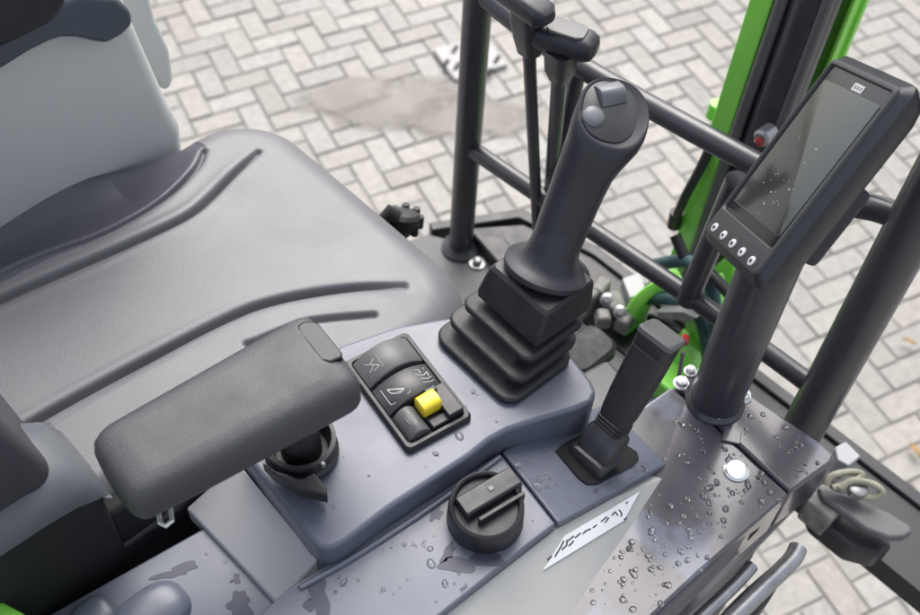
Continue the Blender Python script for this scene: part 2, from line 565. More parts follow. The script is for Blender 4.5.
# ------------------------------------------------------------------ guard rail
GX = 1.012
t = thing('guard_rail', 'dark painted tubular guard rail along the front of the footplate', 'guard rail', (GX, .6, FZ))
pl = at(461, 248, 1.6)
def gtube(pts, r, name, bend=False, n=24):
    return MB().tube(smooth_path(pts, 8) if bend else pts, r, n).build(name, M['steel'], t)
ptop = atX(478.5, -8, GX)
gtube([V((GX, pl.y, FZ)), V((GX, ptop.y, ptop.z)), V((GX, ptop.y, 2.02))], .0235, 'post')
mb = MB().lathe(V((GX, pl.y, FZ)), UP, [(0, .038), (.006, .038), (.012, .027), (.016, .0236)], 30)
mb.build('foot_collar', M['steel'], t)
a = atX(760, 166, GX)
gtube([atX(470, -20, GX), atX(500, 9, GX), atX(580, 66, GX), a, atX(840, 200, GX), atX(878, 209, GX), atX(912, 221, GX)], .0165, 'rail', True)
gtube([atX(463, 143, GX), atX(575, 219, GX), atX(690, 296, GX), atX(810, 384, GX)], .0155, 'rail')
rb, rt = atX(805, 425, GX), atX(918, 215, GX)
gtube([V((GX, rb.y, FZ - .02)), V((GX, rb.y, rt.z)), V((GX - .01, rt.y - .004, rt.z + .25))], .031, 'post')
q1, q2 = atX(688, 298, GX), atX(738, 180, GX)
gtube([q1, q2], .0175, 'post')
q1, q2 = atX(578, 70, GX), atX(553, 195, GX)
q3 = V((GX, q2.y, FZ))
gtube([q1, q2, q3], .0125, 'post')
for p, r in ((atX(690, 297, GX), .022), ):
    MB().lathe(p - UP * .004, UP, [(0, r), (.02, r * .85)], 24).build('weld', M['steel'], t)

# ------------------------------------------------------------------ travel levers
def travel(label, top, base, r, head):
    t = thing('travel_lever', label, 'lever', base, 'travel levers standing behind the joystick')
    ax = (top - base).normalized()
    MB().tube([base, top], r, 20).build('rod', M['steel'], t)
    head(t, top, ax)
def head_block(t, top, ax):
    Xd = V((1, 0, 0)); Yd = V((0, 1, 0))
    mb = MB()
    mb.loft([rrect(top + ax * h, a, b, min(a, b) * .6, Xd, Yd) for h, a, b in ((-.05, .013, .015), (-.02, .017, .019), (.015, .019, .022), (.035, .017, .02))])
    mb.build('sleeve', M['grip'], t)
    c = top + ax * .045
    rings = [rrect(c + Yd * s + V((0, 0, z)), a, b, b * .8, Xd, UP) for s, a, b, z in ((-.04, .012, .008, 0), (-.03, .021, .014, 0), (.04, .021, .015, .004), (.055, .012, .008, .004))]
    MB().loft(rings).build('handle', M['grip'], t)
def head_pad(t, top, ax):
    mb = MB()
    mb.loft([rrect(top + ax * h, a, b, min(a, b) * .6, V((1, 0, 0)), V((0, 1, 0))) for h, a, b in ((-.055, .012, .013), (-.03, .018, .019), (.02, .02, .021))])
    mb.build('sleeve', M['grip'], t)
    e0, e1 = at(538, 31, .90), at(596, 49, .90)
    d = (e1 - e0)
    dn = d.normalized()
    sd_ = UP.cross(dn).normalized()
    rings = []
    for s, a, b in ((-.01, .012, .008), (0, .021, .015), (.12, .024, .0175), (.5, .025, .018), (.85, .024, .017), (.97, .02, .013), (1.02, .011, .007)):
        rings.append(rrect(e0 + d * s, a, b, b * .85, sd_, UP))
    h_ = MB().loft(rings).build('handle', M['grip'], t)
    rings = [rrect(e0 + d * s + UP * .0178, a, .0025, .0024, sd_, UP) for s, a in ((.18, .012), (.25, .017), (.7, .017), (.8, .012))]
    MB().loft(rings).build('thumb_pad', M['rocker_grey'], t, h_)
travel('slimmer black travel lever rising beside the thin left guard post', at(528, 28, .90), at(538, 240, 1.45), .0095, head_block)
travel('travel lever with a slanting rounded pad handle behind the joystick', at(561, 58, .93), at(548, 225, 1.45), .0115, head_pad)

# ------------------------------------------------------------------ boom and swing bracket
BXp = 1.30
t = thing('boom', 'green excavator boom with dark hydraulic cylinder rising in front of the guard rail', 'boom', atX(690, 300, BXp))
b0, b1 = atX(707, 290, BXp), atX(813, 0, BXp)
bd = (b1 - b0).normalized()
bu = V((0, -1, 0)); bu = (bu - bd * bu.dot(bd)).normalized()     # across, towards the right of the picture
bw = bd.cross(bu)
if bw.x > 0: bw = -bw                                             # towards the seat
top, bot = b1 + bd * .7, b0 - bd * .12
mid = (top + bot) / 2
ln = (top - bot).length
mb = MB()
mb.box(mid - bu * .054, .037, .10, ln, bu, bw, bd)
mb.box(mid + bu * .050 - bw * .035, .008, .035, ln, bu, bw, bd)
mb.box(mid - bw * .045, .12, .012, ln, bu, bw, bd)
mb.build('beam', M['green'], t, bevel=.003)
mb = MB().tube([bot + bw * .02 + bu * .012, top + bw * .02 + bu * .012], .036, 32)
mb.build('cylinder', M['steel'], t)
mb = MB().tube([bot + bw * .055 - bu * .026, b1 + bw * .05 - bu * .022, top + bw * .05 - bu * .022], .0095, 16).tube([bot + bw * .045 + bu * .042, top + bw * .045 + bu * .042], .009, 16)
mb.build('pipe', M['rocker_grey'], t)
p = atX(763, 137, BXp - .09)
lm = MB().lathe(p, bw, [(-.02, .014), (.004, .014), (.008, .010)], 24).build('lamp_body', M['zinc'], t)
MB().lathe(p - UP * .005, bw, [(.006, .009), (.010, .008), (.013, .004)], 24).build('lens', M['red'], t, lm)
hp = smooth_path([atX(722, 120, BXp - .03), atX(702, 165, BXp - .06), atX(686, 195, BXp - .07), atX(676, 218, BXp - .06)], 8)
hs_ = MB().tube(hp, .0085, 14).build('hose', M['rubber'], t)
MB().tube([atX(677, 212, BXp - .06), atX(674, 226, BXp - .06)], .013, 14).build('hose_fitting', M['black'], t, hs_)
mb = MB().tube([atX(717, 103, BXp - .02), atX(712, 116, BXp - .02)], .012, 12)
mb.build('clip', M['green'], t)

SXp = 1.16
t = thing('swing_bracket', 'green swing bracket with dark hoses at the foot of the boom', 'bracket', V((1.2, .55, FZ - .1)))
hk = smooth_path([atX(622, 372, SXp - .04), atX(627, 338, SXp - .04), atX(640, 305, SXp - .03), atX(660, 284, SXp), atX(680, 278, SXp + .03)], 8)
rings = []
for i, p in enumerate(hk):
    tt = (hk[min(i + 1, len(hk) - 1)] - hk[max(i - 1, 0)]).normalized()
    s_ = V((1, 0, 0)); s_ = (s_ - tt * s_.dot(tt)).normalized()
    rings.append(rrect(p, .03, .0115, .004, s_, tt.cross(s_), 3))
MB().loft(rings).build('hook_plate', M['green'], t)
mb = MB()
mb.box(atX(676, 392, SXp - .10), .06, .10, .07, mi=0)
mb.prism([atX(655, 350, SXp - .07), atX(682, 342, SXp - .07), atX(700, 380, SXp - .07), atX(690, 420, SXp - .09), atX(655, 420, SXp - .09), atX(640, 395, SXp - .09)], (.05, .01, 0))
mb.prism([atX(640, 330, SXp + .06), atX(735, 250, SXp + .08), atX(735, 330, SXp + .08), atX(690, 420, SXp + .04), atX(640, 410, SXp + .04)], (.10, .02, 0))
mb.prism([atX(688, 300, SXp - .03), atX(705, 280, SXp - .03), atX(716, 320, SXp - .03), atX(690, 400, SXp - .05), atX(672, 400, SXp - .05)], (.06, .0, -.02))
mb.build('casting', M['green'], t, bevel=.008)
for (pts, r) in (([(655, 265), (690, 262), (712, 290), (715, 340)], .012), ([(640, 300), (672, 300), (700, 318), (708, 360)], .011),
                 ([(675, 235), (688, 262), (706, 270), (735, 300)], .010), ([(650, 318), (676, 330), (690, 352), (692, 395)], .009)):
    MB().tube(smooth_path([atX(x, y, SXp - .02 - .01 * i) for i, (x, y) in enumerate(pts)], 8), r, 14).build('hose', M['teal'] if r > .0105 else M['rubber'], t)
p = atX(634, 358, SXp - .06)
MB().lathe(p, V((-1, -.3, .5)), [(-.02, .02), (.0, .02), (.004, .015), (.012, .012)], 24).build('pin', M['palecast'], t)
p = atX(655, 292, SXp - .02)
MB().lathe(p, V((-1, -.3, .6)), [(-.02, .022), (.0, .022), (.004, .012), (.012, .010)], 24).build('pin', M['palecast'], t)
mb = MB().prism([atX(655, 312, SXp - .07), atX(683, 312, SXp - .07), atX(697, 318, SXp - .07), atX(688, 322, SXp - .07), atX(660, 318, SXp - .07)], (.03, 0, -.004))
mb.build('link_plate', M['zinc'], t, bevel=.001)
p = atX(684, 342, 1.02)
mb = MB().lathe(p, V((-1, -.5, .5)), [(-.015, .0075), (.0, .0075), (.003, .005)], 18)
mb.build('red_cap', M['red'], t)
MB().tube([atX(683, 352, 1.02), atX(676, 395, 1.02)], .0035, 10).build('cable', M['palecast'], t)

p = at(612, 308, 1.57)
t = thing('cast_link', 'dusty pale grey casting with pins lying inside the front kerb behind the joystick', 'casting', p)
mb = MB()
rg = random.Random(4)
for (px, py, sx_, sy_, sz_, an) in ((600, 292, .05, .03, .05, .3), (613, 305, .04, .05, .04, -.4), (626, 320, .05, .03, .035, .2), (603, 318, .035, .03, .03, .9), (590, 300, .03, .03, .05, .1)):
    c = at(px, py, 1.56)
    mb.box(c, sx_, sy_, sz_, V((math.cos(an), math.sin(an), 0)), V((-math.sin(an), math.cos(an), 0)), UP, taper=.8)
mb.build('body', M['palecast'], t, bevel=.007)
for (px, py) in ((607, 300), (620, 312)):
    MB().lathe(at(px, py, 1.54), V((-.5, -.3, 1)), [(-.02, .013), (.0, .013), (.003, .007), (.008, .006)], 18).build('pin', M['zinc'], t)
mb = MB().prism([at(622, 278, 1.55), at(640, 272, 1.55), at(648, 292, 1.55), at(630, 298, 1.55)], (0, 0, -.03))
mb.build('tag_block', M['lightgrey'], t, bevel=.003)

# ------------------------------------------------------------------ operator seat
SZ = 1.88
t = thing('operator_seat', 'grey vinyl operator seat with moulded grooves and a black armrest pad', 'seat', (.3, .86, 1.6))
def gl(pts): return [at(x, y, 1.12).to_2d() for x, y in pts]
def densify(pl_):
    q = smooth_path([V((p.x, p.y, 0)) for p in pl_], 6)
    return [p.to_2d() for p in q]
gA = densify(gl([(-60, 315), (0, 287), (50, 263), (111, 237), (165, 203), (195, 172), (204, 153)]))
gB = densify(gl([(-60, 338), (0, 309), (70, 277), (135, 247), (185, 222), (209, 203), (235, 175), (258, 153)]))
gC = densify(gl([(0, 445), (60, 411), (152, 363), (236, 320), (275, 306), (315, 297), (360, 290), (404, 287)]))
gD = densify(gl([(250, 352), (300, 331), (329, 325), (374, 320)]))
def pdist(p, pl_):
    best, side = 9, 0
    for a_, b_ in zip(pl_, pl_[1:]):
        d = b_ - a_
        u = max(0, min(1, (p - a_).dot(d) / d.length_squared))
        e = p - (a_ + d * u)
        l = e.length
        if l < best:
            best = l
            side = d.x * (p.y - a_.y) - d.y * (p.x - a_.x)
    return best, side
def cushion():
    nx, ny = 470, 370
    x0, x1, y0, y1 = -.06, .688, .592, 1.135
    cxm, cym, hx, hy, r = (x0 + x1) / 2, (y0 + y1) / 2, (x1 - x0) / 2, (y1 - y0) / 2, .11
    Rr = .055
    vs_, inside = [], []
    pad = .012
    for j in range(ny + 1):
        for i in range(nx + 1):
            x = x0 - pad + (x1 - x0 + 2 * pad) * i / nx
            y = y0 - pad + (y1 - y0 + 2 * pad) * j / ny
            qx, qy = abs(x - cxm) - hx + r, abs(y - cym) - hy + r
            d = math.hypot(max(qx, 0), max(qy, 0)) + min(max(qx, qy), 0) - r
            z = SZ + .012 - .010 * ((x - .35) / .3) ** 2 - .004 * ((y - .86) / .25) ** 2
            if d > 0:
                gx, gy = (max(qx, 0), max(qy, 0)) if (qx > 0 and qy > 0) else ((1, 0) if qx > qy else (0, 1))
                l = math.hypot(gx, gy)
                x -= math.copysign(gx / l * d, x - cxm)
                y -= math.copysign(gy / l * d, y - cym)
                z -= Rr + min(d, .02) * 6
                inside.append(d < .02)
            else:
                e = -d
                keep = max(0, min(1, (.57 - x) / .30)) if y > .86 else 0
                keep = keep * keep * (3 - 2 * keep)
                if e < Rr: z -= (Rr - math.sqrt(max(0, Rr * Rr - (Rr - e) ** 2))) * (1 - keep)
                p = V((x, y))
                if y > .93 or x < .0:
                    dA, sA = pdist(p, gA)
                    dB, sB = pdist(p, gB)
                    eA, eB = min(1, max(.25, (.575 - x) / .09)), min(1, max(.25, (.63 - x) / .09))
                    z -= .013 * math.exp(-(dA / .0044) ** 2) * eA ** .5 - .0010 * math.exp(-((dA - .014) / .006) ** 2) * eA + .014 * math.exp(-(dB / .0044) ** 2) * eB ** .5 - .0010 * math.exp(-((dB - .014) / .006) ** 2) * eB
                    if sA > 0 and x < .56:
                        k = dA / (dA + max(.004, 1.135 - y))
                        fade = max(0, min(1, (.565 - x) / .14))
                        z -= .034 * math.sin(math.pi * min(1, k * 1.02)) ** 1.1 * fade
                if y < .86:
                    dC, sC = pdist(p, gC)
                    dD, sD = pdist(p, gD)
                    eC = min(1, max(.2, (.615 - x) / .10))
                    z -= .015 * math.exp(-(dC / .0047) ** 2) * eC ** .5 - .0010 * math.exp(-((dC - .015) / .006) ** 2) * eC + .009 * math.exp(-(dD / .0040) ** 2) * eC ** .5
                    if sC < 0 and x < .62:
                        k = min(1, dC / .03)
                        z += .006 * k * k * (3 - 2 * k) * min(1, (.62 - x) / .05)
                inside.append(True)
            k = max(0, min(1, (.40 - x) / .18)) * max(0, min(1, (.80 - y) / .2))
            k2 = max(0, min(1, (.54 - x) / .30)) * max(0, min(1, (y - .98) / .155))
            vs_.append((x, y + .085 * k + .045 * k2, z))
    fs, fd = [], []
    W_ = nx + 1
    for j in range(ny):
        for i in range(nx):
            q = (j * W_ + i, j * W_ + i + 1, (j + 1) * W_ + i + 1, (j + 1) * W_ + i)
            if any(inside[k] for k in q):
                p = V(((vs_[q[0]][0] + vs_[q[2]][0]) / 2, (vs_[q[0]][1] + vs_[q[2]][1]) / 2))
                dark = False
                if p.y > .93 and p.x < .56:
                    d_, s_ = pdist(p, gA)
                    dark = s_ > 0 or d_ < .003  # faces beyond the groove take the vinyl with painted shade
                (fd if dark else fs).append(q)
    n_ = len(fs)
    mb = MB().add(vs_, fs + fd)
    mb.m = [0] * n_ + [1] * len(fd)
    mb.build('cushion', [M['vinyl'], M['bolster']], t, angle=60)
cushion()
mb = MB().prism([(.60, .66, 1.80), (.60, 1.07, 1.80), (-.1, 1.07, 1.80), (-.1, .66, 1.80)], (0, 0, -.4))
mb.build('seat_base', M['black'], t, bevel=.01)
# backrest, tilted back, mostly out of the picture
ang = math.radians(12)
bz = V((-math.sin(ang), 0, math.cos(ang))); bx = V((math.cos(ang), 0, math.sin(ang)))
rings = []
for h, hw, th_ in ((0, .14, .03), (.015, .19, .045), (.05, .215, .055), (.25, .22, .06), (.5, .20, .055), (.54, .17, .035)):
    rings.append(rrect(V((.075, .885, 1.865)) + bz * h, th_, hw, .028 if th_ > .04 else .02, bx, V((0, 1, 0))))
MB().loft(rings).build('backrest', M['vinyl_dark'], t)
# hinge housing that carries the armrest
rings = []
for x, h in ((-.25, .0), (.02, .0), (.07, -.002), (.105, -.012), (.13, -.035), (.142, -.06)):
    c = V((x, .68, 1.945 + h))
    rings.append([V((x, .65, 1.955 + h * .5)), V((x, .650, 1.975 + h)), V((x, .662, 1.996 + h)), V((x, .69, 2.006 + h)), V((x, .72, 2.008 + h)), V((x, .75, 2.002 + h)), V((x, .775, 1.98 + h)), V((x, .78, 1.955 + h * .5))])
MB().loft(rings).build('hinge_housing', M['hinge'], t, angle=75)
mb = MB().box(V((-.12, .685, 1.83)), .51, .06, .25).box(V((.165, .69, 1.79)), .07, .05, .16)
mb.build('slide_cover', M['seam'], t, bevel=.01)
# armrest
def arm_ring(z, ins):
    pts = [(88, 440), (98, 424), (120, 411), (296, 312), (310, 310), (326, 328), (352, 362), (361, 376), (356, 386), (338, 396), (145, 497), (128, 499), (114, 484), (99, 462)]
    D = 3.0 - z
    q = [at(x, y, .92) for x, y in pts]
    c = sum(q, V()) / len(q)
    out = []
    for p in q:
        d = c - p
        out.append(V((p.x, p.y, z)) + V((d.x / .13, d.y / .065, 0)).normalized() * ins)
    return out
def round_ring(r_):
    n = len(r_)
    out = []
    for i in range(n):
        p0, p1, p2 = r_[i - 1], r_[i], r_[(i + 1) % n]
        out += [p1 * .75 + p0 * .25, p1 * .75 + p2 * .25]
    return out
arings = [round_ring(arm_ring(z, i_)) for z, i_ in ((2.030, .008), (2.034, .002), (2.040, 0), (2.064, 0), (2.067, .0010), (2.073, .0035), (2.0775, .008), (2.0802, .014), (2.0818, .020), (2.0836, .030), (2.0842, .036))]
arm = MB().loft(arings).build('armrest', M['foam'], t, angle=50)
arm['label'] = 'grained black armrest pad with a smooth end tab'
q = [at(x, y, .918) for x, y in ((299, 327), (304, 323.5), (314, 323), (319, 326), (341, 353), (341, 357), (330, 361.5), (322, 360), (300, 332))]
MB().prism([V((p.x, p.y, 2.0836)) for p in q], (0, 0, -.012)).build('end_tab', M['foam_plain'], t, arm, bevel=.0008)
q2 = []
c = sum(q, V()) / len(q)
for p in q: q2.append(V((c.x + (p.x - c.x) * 1.05, c.y + (p.y - c.y) * 1.05, 2.0832)))
MB().prism(q2, (0, 0, -.01)).build('tab_gap', M['seam'], t, arm)
p = V((.16, .565, 2.0))
mb = MB().box(V((.17, .61, 2.015)), .05, .09, .045)
mb.build('armrest_arm', M['black'], t, bevel=.008)
# chrome bracket below the armrest
bk = at(164, 519, 1.02)
mb = MB()
pts = [at(158, 510, 1.02), at(160, 523, 1.02), at(166, 526, 1.02), at(172, 521, 1.02), at(170, 508, 1.02)]
mb.tube(pts, .0028, 10)
mb.build('belt_bracket', M['chrome'], t)
# tilt knob at the seat front
p = at(404, 218, 1.27)
tk = MB().lathe(p, V((.4, .25, 1)), [(-.03, .012), (-.02, .02), (-.008, .027), (.004, .027), (.01, .022), (.012, .01)], 28)
for k in range(8):
    a_ = k * math.pi / 4
    tk.lathe(p + V((math.cos(a_) * .025, math.sin(a_) * .025, -.02)), V((.2, .1, 1)), [(0, .006), (.022, .006)], 8)
tk.build('tilt_knob', M['rubber'], t)
MB().tube([p - V((0, 0, .01)), at(390, 212, 1.24), at(383, 222, 1.27)], .013, 14).build('knob_arm', M['rubber'], t)

# ------------------------------------------------------------------ tip-up console on the far side of the seat
YL = 1.150
t = thing('arm_console', 'light grey upholstered side console with a slate blue cap beyond the seat', 'side console', (.3, 1.2, 1.6))
def yo(px, py, y=YL): return atY(px, py, y)
pts = [V((-.2, YL, 1.6)), V((.40, YL, 1.6)), V((.55, YL, 1.70)), V((.565, YL, 1.87)), yo(172, 105), yo(150, 55), yo(132, 12), yo(124, -10), yo(40, -40), yo(-120, -20)]
mb = MB().prism(pts, (0, .13, 0))
mb.build('body', M['shell'], t, bevel=.022, seg=5)
pts = [yo(150, -12, YL + .08), yo(158, 20, YL + .08), yo(172, 52, YL + .08), yo(176, 80, YL + .08), yo(170, 95, YL + .08), yo(120, 60, YL + .08), yo(110, -12, YL + .08)]
MB().prism(pts, (0, .10, 0)).build('end_trim', M['shell'], t, bevel=.018, seg=5)
yc = YL - .022
pts = [yo(-120, 125, yc), yo(-40, 92, yc), yo(0, 72, yc), yo(30, 53, yc), yo(50, 43, yc), yo(62, 39, yc), yo(78, 39, yc), yo(96, 43, yc), yo(108, 45, yc), yo(124, 36, yc), yo(135, 25, yc), yo(133, 12, yc), yo(118, -2, yc), yo(80, -6, yc), yo(0, 34, yc), yo(-120, 92, yc)]
MB().prism(pts, (0, .17, .0)).build('cap', M['navy'], t, bevel=.009, seg=4)
pts = [yo(-60, 55, yc + .03), yo(0, 30, yc + .03), yo(40, 10, yc + .03), yo(55, -10, yc + .03), yo(40, -60, yc + .03), yo(-60, -30, yc + .03)]
MB().prism([p - V((0, .036, 0)) for p in pts], (0, .14, 0)).build('pad', M['black'], t, bevel=.012, seg=4)

# ------------------------------------------------------------------ control console
ZC = 1.9
t = thing('control_console', 'blue grey control console with switch panel and wet lower panels beside the seat', 'console', (.45, .5, 1.6))
pts = [at(x, y, 1.10) for x, y in ((240, 448), (262, 478), (290, 514), (308, 538), (318, 547), (330, 549), (346, 541), (390, 508), (430, 482), (470, 456), (490, 440), (508, 430), (540, 419), (575, 409), (592, 402), (597, 392), (592, 380), (560, 340), (520, 322), (470, 314), (440, 318), (395, 326), (340, 345), (290, 380))]
def flare(p, k):
    c = V((.45, .52, 0))
    return p
mb = MB().prism(pts, (0, 0, -.085))
mb.build('top_shell', M['console'], t, bevel=.012, seg=5)
# lower panels
p1 = [at(236, 640, 1.14), at(262, 612, 1.14), at(285, 590, 1.14), at(345, 552, 1.14), at(500, 452, 1.14), at(556.5, 524, 1.14), at(500, 568, 1.14), at(440, 616, 1.14), at(405, 645, 1.14)]
MB().prism(p1, (0, 0, -.013)).build('knob_panel', M['console'], t, bevel=.004, seg=4)
e1, e2 = at(501.5, 451, 1.14), at(558.5, 524, 1.14)
f2, f1 = at(667, 464, 1.197), at(606, 402, 1.185)
p2 = [e1, at(550, 425, 1.155), f1, at(640, 436, 1.193), f2, at(612, 494, 1.165), e2]
MB().prism(p2, (0, 0, -.013)).build('lever_panel', M['console'], t, bevel=.004, seg=4)
MB().prism([p + V((0, 0, -.012)) for p in (at(490, 470, 1.14), at(508, 442, 1.14), at(566, 510, 1.15), at(550, 520, 1.14))], (0, 0, -.02)).build('panel_gap', M['seam'], t)
# raised bead along the foot of the shell
bead = smooth_path([at(300, 588, 1.138), at(348, 561, 1.138), at(400, 528, 1.138), at(440, 501, 1.138), at(480, 472, 1.138), at(500, 457, 1.138)], 6)
MB().tube(bead, .0035, 10).build('bead', M['console'], t)
# pale flared side wall below the panel edge
w_top = [at(405, 648, 1.153), at(440, 620, 1.153), at(557, 529, 1.153), at(612, 499, 1.178), at(668, 468, 1.208)]
w_bot = [at(470, 760, 1.20), at(520, 690, 1.20), at(586, 590, 1.20), at(625, 535, 1.2), at(664, 478, 1.201)]
mb = MB()
n = len(w_top)
vs_ = w_top + w_bot + [p + V((0, .05, -.02)) for p in w_top] + [p + V((0, .05, -.05)) for p in w_bot]
fs = []
for i in range(n - 1):
    fs += [(i, i + 1, n + i + 1), (i, n + i + 1, n + i), (2 * n + i, 3 * n + i, 3 * n + i + 1, 2 * n + i + 1), (i, 2 * n + i, 2 * n + i + 1, i + 1), (n + i, n + i + 1, 3 * n + i + 1, 3 * n + i)]
fs += [(0, n, 3 * n, 2 * n), (n - 1, 3 * n - 1, 4 * n - 1, 2 * n - 1)]
mb.add(vs_, fs)
mb.build('side_wall', M['beige'], t)
# sticker lies on the wall: the points are dropped onto its surface
from mathutils.bvhtree import BVHTree
wall_tree = BVHTree.FromPolygons(vs_, fs)
def sw(px, py, off=.0016):
    r = (ROT @ Vector((px - CX, CY - py, -F_PX))).normalized()
    h, nn, _, _ = wall_tree.ray_cast(CAM, r)
    if nn.dot(r) > 0: nn = -nn
    return h + nn * off
k0, k1, k2, k3 = (543, 570), (564, 536), (639, 492), (623, 521)
NU, NV = 24, 8
def skp(u, v): return tuple((k0[i] * (1 - v) + k1[i] * v) * (1 - u) + (k3[i] * (1 - v) + k2[i] * v) * u for i in (0, 1))
tp = [sw(*skp(i / NU, j / NV)) for j in range(NV + 1) for i in range(NU + 1)]
bp_ = [sw(*skp(i / NU, j / NV), off=.0004) for j in range(NV + 1) for i in range(NU + 1)]
W_ = NU + 1
fs2 = []
o2 = len(tp)
for j in range(NV):
    for i in range(NU):
        q = (j * W_ + i, j * W_ + i + 1, (j + 1) * W_ + i + 1, (j + 1) * W_ + i)
        fs2 += [q, tuple(o2 + k for k in reversed(q))]
rim = [i for i in range(W_)] + [j * W_ + NU for j in range(1, NV + 1)] + [NV * W_ + i for i in range(NU - 1, -1, -1)] + [j * W_ for j in range(NV - 1, 0, -1)]
for a_, b_ in zip(rim, rim[1:] + rim[:1]): fs2.append((a_, b_, o2 + b_, o2 + a_))
st = MB().add(tp + bp_, fs2).build('sticker', M['sticker'], t)
ink = MB()
def stroke(pts, wd):
    for (x0, y0), (x1, y1) in zip(pts, pts[1:]):
        dx, dy = x1 - x0, y1 - y0
        l = math.hypot(dx, dy) or 1
        nx_, ny_ = -dy / l * wd / 2, dx / l * wd / 2
        q = [(x0 + nx_, y0 + ny_), (x1 + nx_, y1 + ny_), (x1 - nx_, y1 - ny_), (x0 - nx_, y0 - ny_)]
        ink.add([sw(*p, off=.0021) for p in q] + [sw(*p, off=.0014) for p in q], [(0, 1, 2, 3), (7, 6, 5, 4), (0, 4, 5, 1), (1, 5, 6, 2), (2, 6, 7, 3), (3, 7, 4, 0)])
for s_ in ([(547, 560), (551, 556)], [(554, 557), (560, 547), (563, 541)], [(561, 550), (566, 545), (566, 540)], [(567, 541), (573, 536)], [(568, 546), (573, 541)], [(574, 538), (580, 533)],
           [(582, 534), (585, 531), (590, 529)], [(592, 528), (596, 525)], [(600, 522), (606, 517)], [(604, 523), (608, 518)], [(611, 516), (614, 512), (617, 516)], [(618, 510), (621, 514), (620, 517)], [(623, 520), (626, 518)], [(625, 504), (627, 502)]):
    stroke(s_, 1.15)
ink.build('lettering', M['ink'], t, st)
# pale rear face of the console with a seam
a0, a1, a2, a3 = at(186, 508, 1.19), at(238, 462, 1.14), at(318, 560, 1.14), at(278, 604, 1.19)
MB().prism([a0, a1, a2, a3], (0, 0, -.03)).build('rear_face', M['lightgrey'], t, bevel=.003)
s0, s1 = at(257, 496, 1.15), at(234, 546, 1.185)
MB().tube([s0 + (s1 - s0) * .02, s1], .0013, 8).build('seam', M['seam'], t)

# switch panel
sx_, sy_ = V((1, 0, 0)), V((0, 1, 0))
fr0, fr1, fr2, fr3 = at(349, 362, 1.093), at(405, 453, 1.093), at(473, 411, 1.093), at(403, 338, 1.093)
sX = ((fr2 - fr1).normalized() + (fr3 - fr0).normalized()).normalized()
sY = UP.cross(sX)
sc_ = (fr1 + fr2 + fr0 + fr3) / 4
hX = ((fr2 - fr1).length + (fr3 - fr0).length) / 4
hY = abs((fr0 - fr1).dot(sY)) / 2
sc_.z = ZC
outer = [rrect(sc_ + UP * h, hX + .002 - i_, hY + .002 - i_, .007, sX, sY) for h, i_ in ((-.004, 0), (.007, 0), (.0105, .002), (.0105, .006), (.002, .008))]
sp_ = MB().loft(outer).build('switch_panel', M['black'], t, angle=40)
def rocker(name, y0, y1, x0, x1, m, hi=.014, sym=None, tilt=.0):
    """rocker between fractions of the panel; y from the rear-left (0) to the front-right (1)"""
    c0 = sc_ + sY * hY * .90
    L_ = hY * 1.80
    Wd = hX * 1.80
    ya, yb = c0 - sY * (L_ * y0), c0 - sY * (L_ * y1)
    mb = MB()
    n = 9
    rows = []
    for k in range(n):
        u = k / (n - 1)
        x = -Wd / 2 + Wd * (x0 + (x1 - x0) * u)
        z = .003 + hi * (1 - (2 * u - 1) ** 2 * .68) + tilt * (u - .5)
        rows.append([ya + sX * x + UP * .001, ya + sX * x + UP * (z - .0015), ya + sX * x - sY * .002 + UP * z, yb + sX * x + sY * .002 + UP * z, yb + sX * x + UP * (z - .0015), yb + sX * x + UP * .001])
    mb.loft(rows, 0, True)
    if sym:
        yc_ = (ya + yb) / 2
        hw = (ya - yb).length / 2
        for (pts, wd, mi) in sym:
            for (u0, v0), (u1, v1) in zip(pts, pts[1:]):
                def sp3(u, v):
                    x = -Wd / 2 + Wd * (x0 + (x1 - x0) * u)
                    z = .003 + hi * (1 - (2 * u - 1) ** 2 * .68) + tilt * (u - .5) + .0003
                    return yc_ + sX * x + sY * (hw * v) + UP * z
                A, B = sp3(u0, v0), sp3(u1, v1)
                d = (B - A)
                if d.length < 1e-6: continue
                d.normalize()
                s2 = UP.cross(d).normalized() * (wd * .38)
                mb.prism([A - s2, B - s2, B + s2, A + s2], (0, 0, -.0008), mi)
    return mb.build(name, [m, M['print'], M['symbol_dim']], t, sp_, angle=40)
boxs = [((.08, .62), (.30, .62), (.33, .5)), ((.33, .5), (.33, -.5), (.30, -.62), (.08, -.62))]
s1_ = [([(.10, .55), (.32, .55), (.34, .4), (.34, -.4), (.32, -.55), (.10, -.55)], .0011, 2),
       ([(.12, .35), (.2, .1), (.28, .3)], .0016, 1), ([(.12, -.3), (.24, -.05), (.3, -.35), (.18, -.38)], .0015, 1), ([(.2, .1), (.22, -.1)], .0014, 1)]
s2_ = [([(.10, .60), (.10, -.60), (.14, -.68), (.42, -.68), (.46, -.58)], .0011, 1), ([(.46, .3), (.46, .2)], .0011, 1),
       ([(.18, .35), (.30, .0), (.40, -.28)], .003, 1), ([(.18, .35), (.20, -.05), (.38, -.32)], .0016, 1), ([(.40, -.28), (.30, -.36), (.20, -.05)], .0014, 1),
       ([(.74, .6), (.94, .6)], .0011, 1), ([(.70, .3), (.82, .05), (.92, .3), (.90, -.05)], .0016, 1), ([(.74, -.1), (.86, -.25), (.94, -.1)], .0016, 1), ([(.72, -.45), (.86, -.5), (.94, -.4)], .0014, 1), ([(.80, .5), (.80, .3)], .0018, 1)]
ring_ = [(.5 + .17 * math.cos(a_), .42 * math.sin(a_)) for a_ in [k * .5 for k in range(13)]]
ring2 = [(.5 + .09 * math.cos(a_), .22 * math.sin(a_)) for a_ in [k * .6 for k in range(9)]]
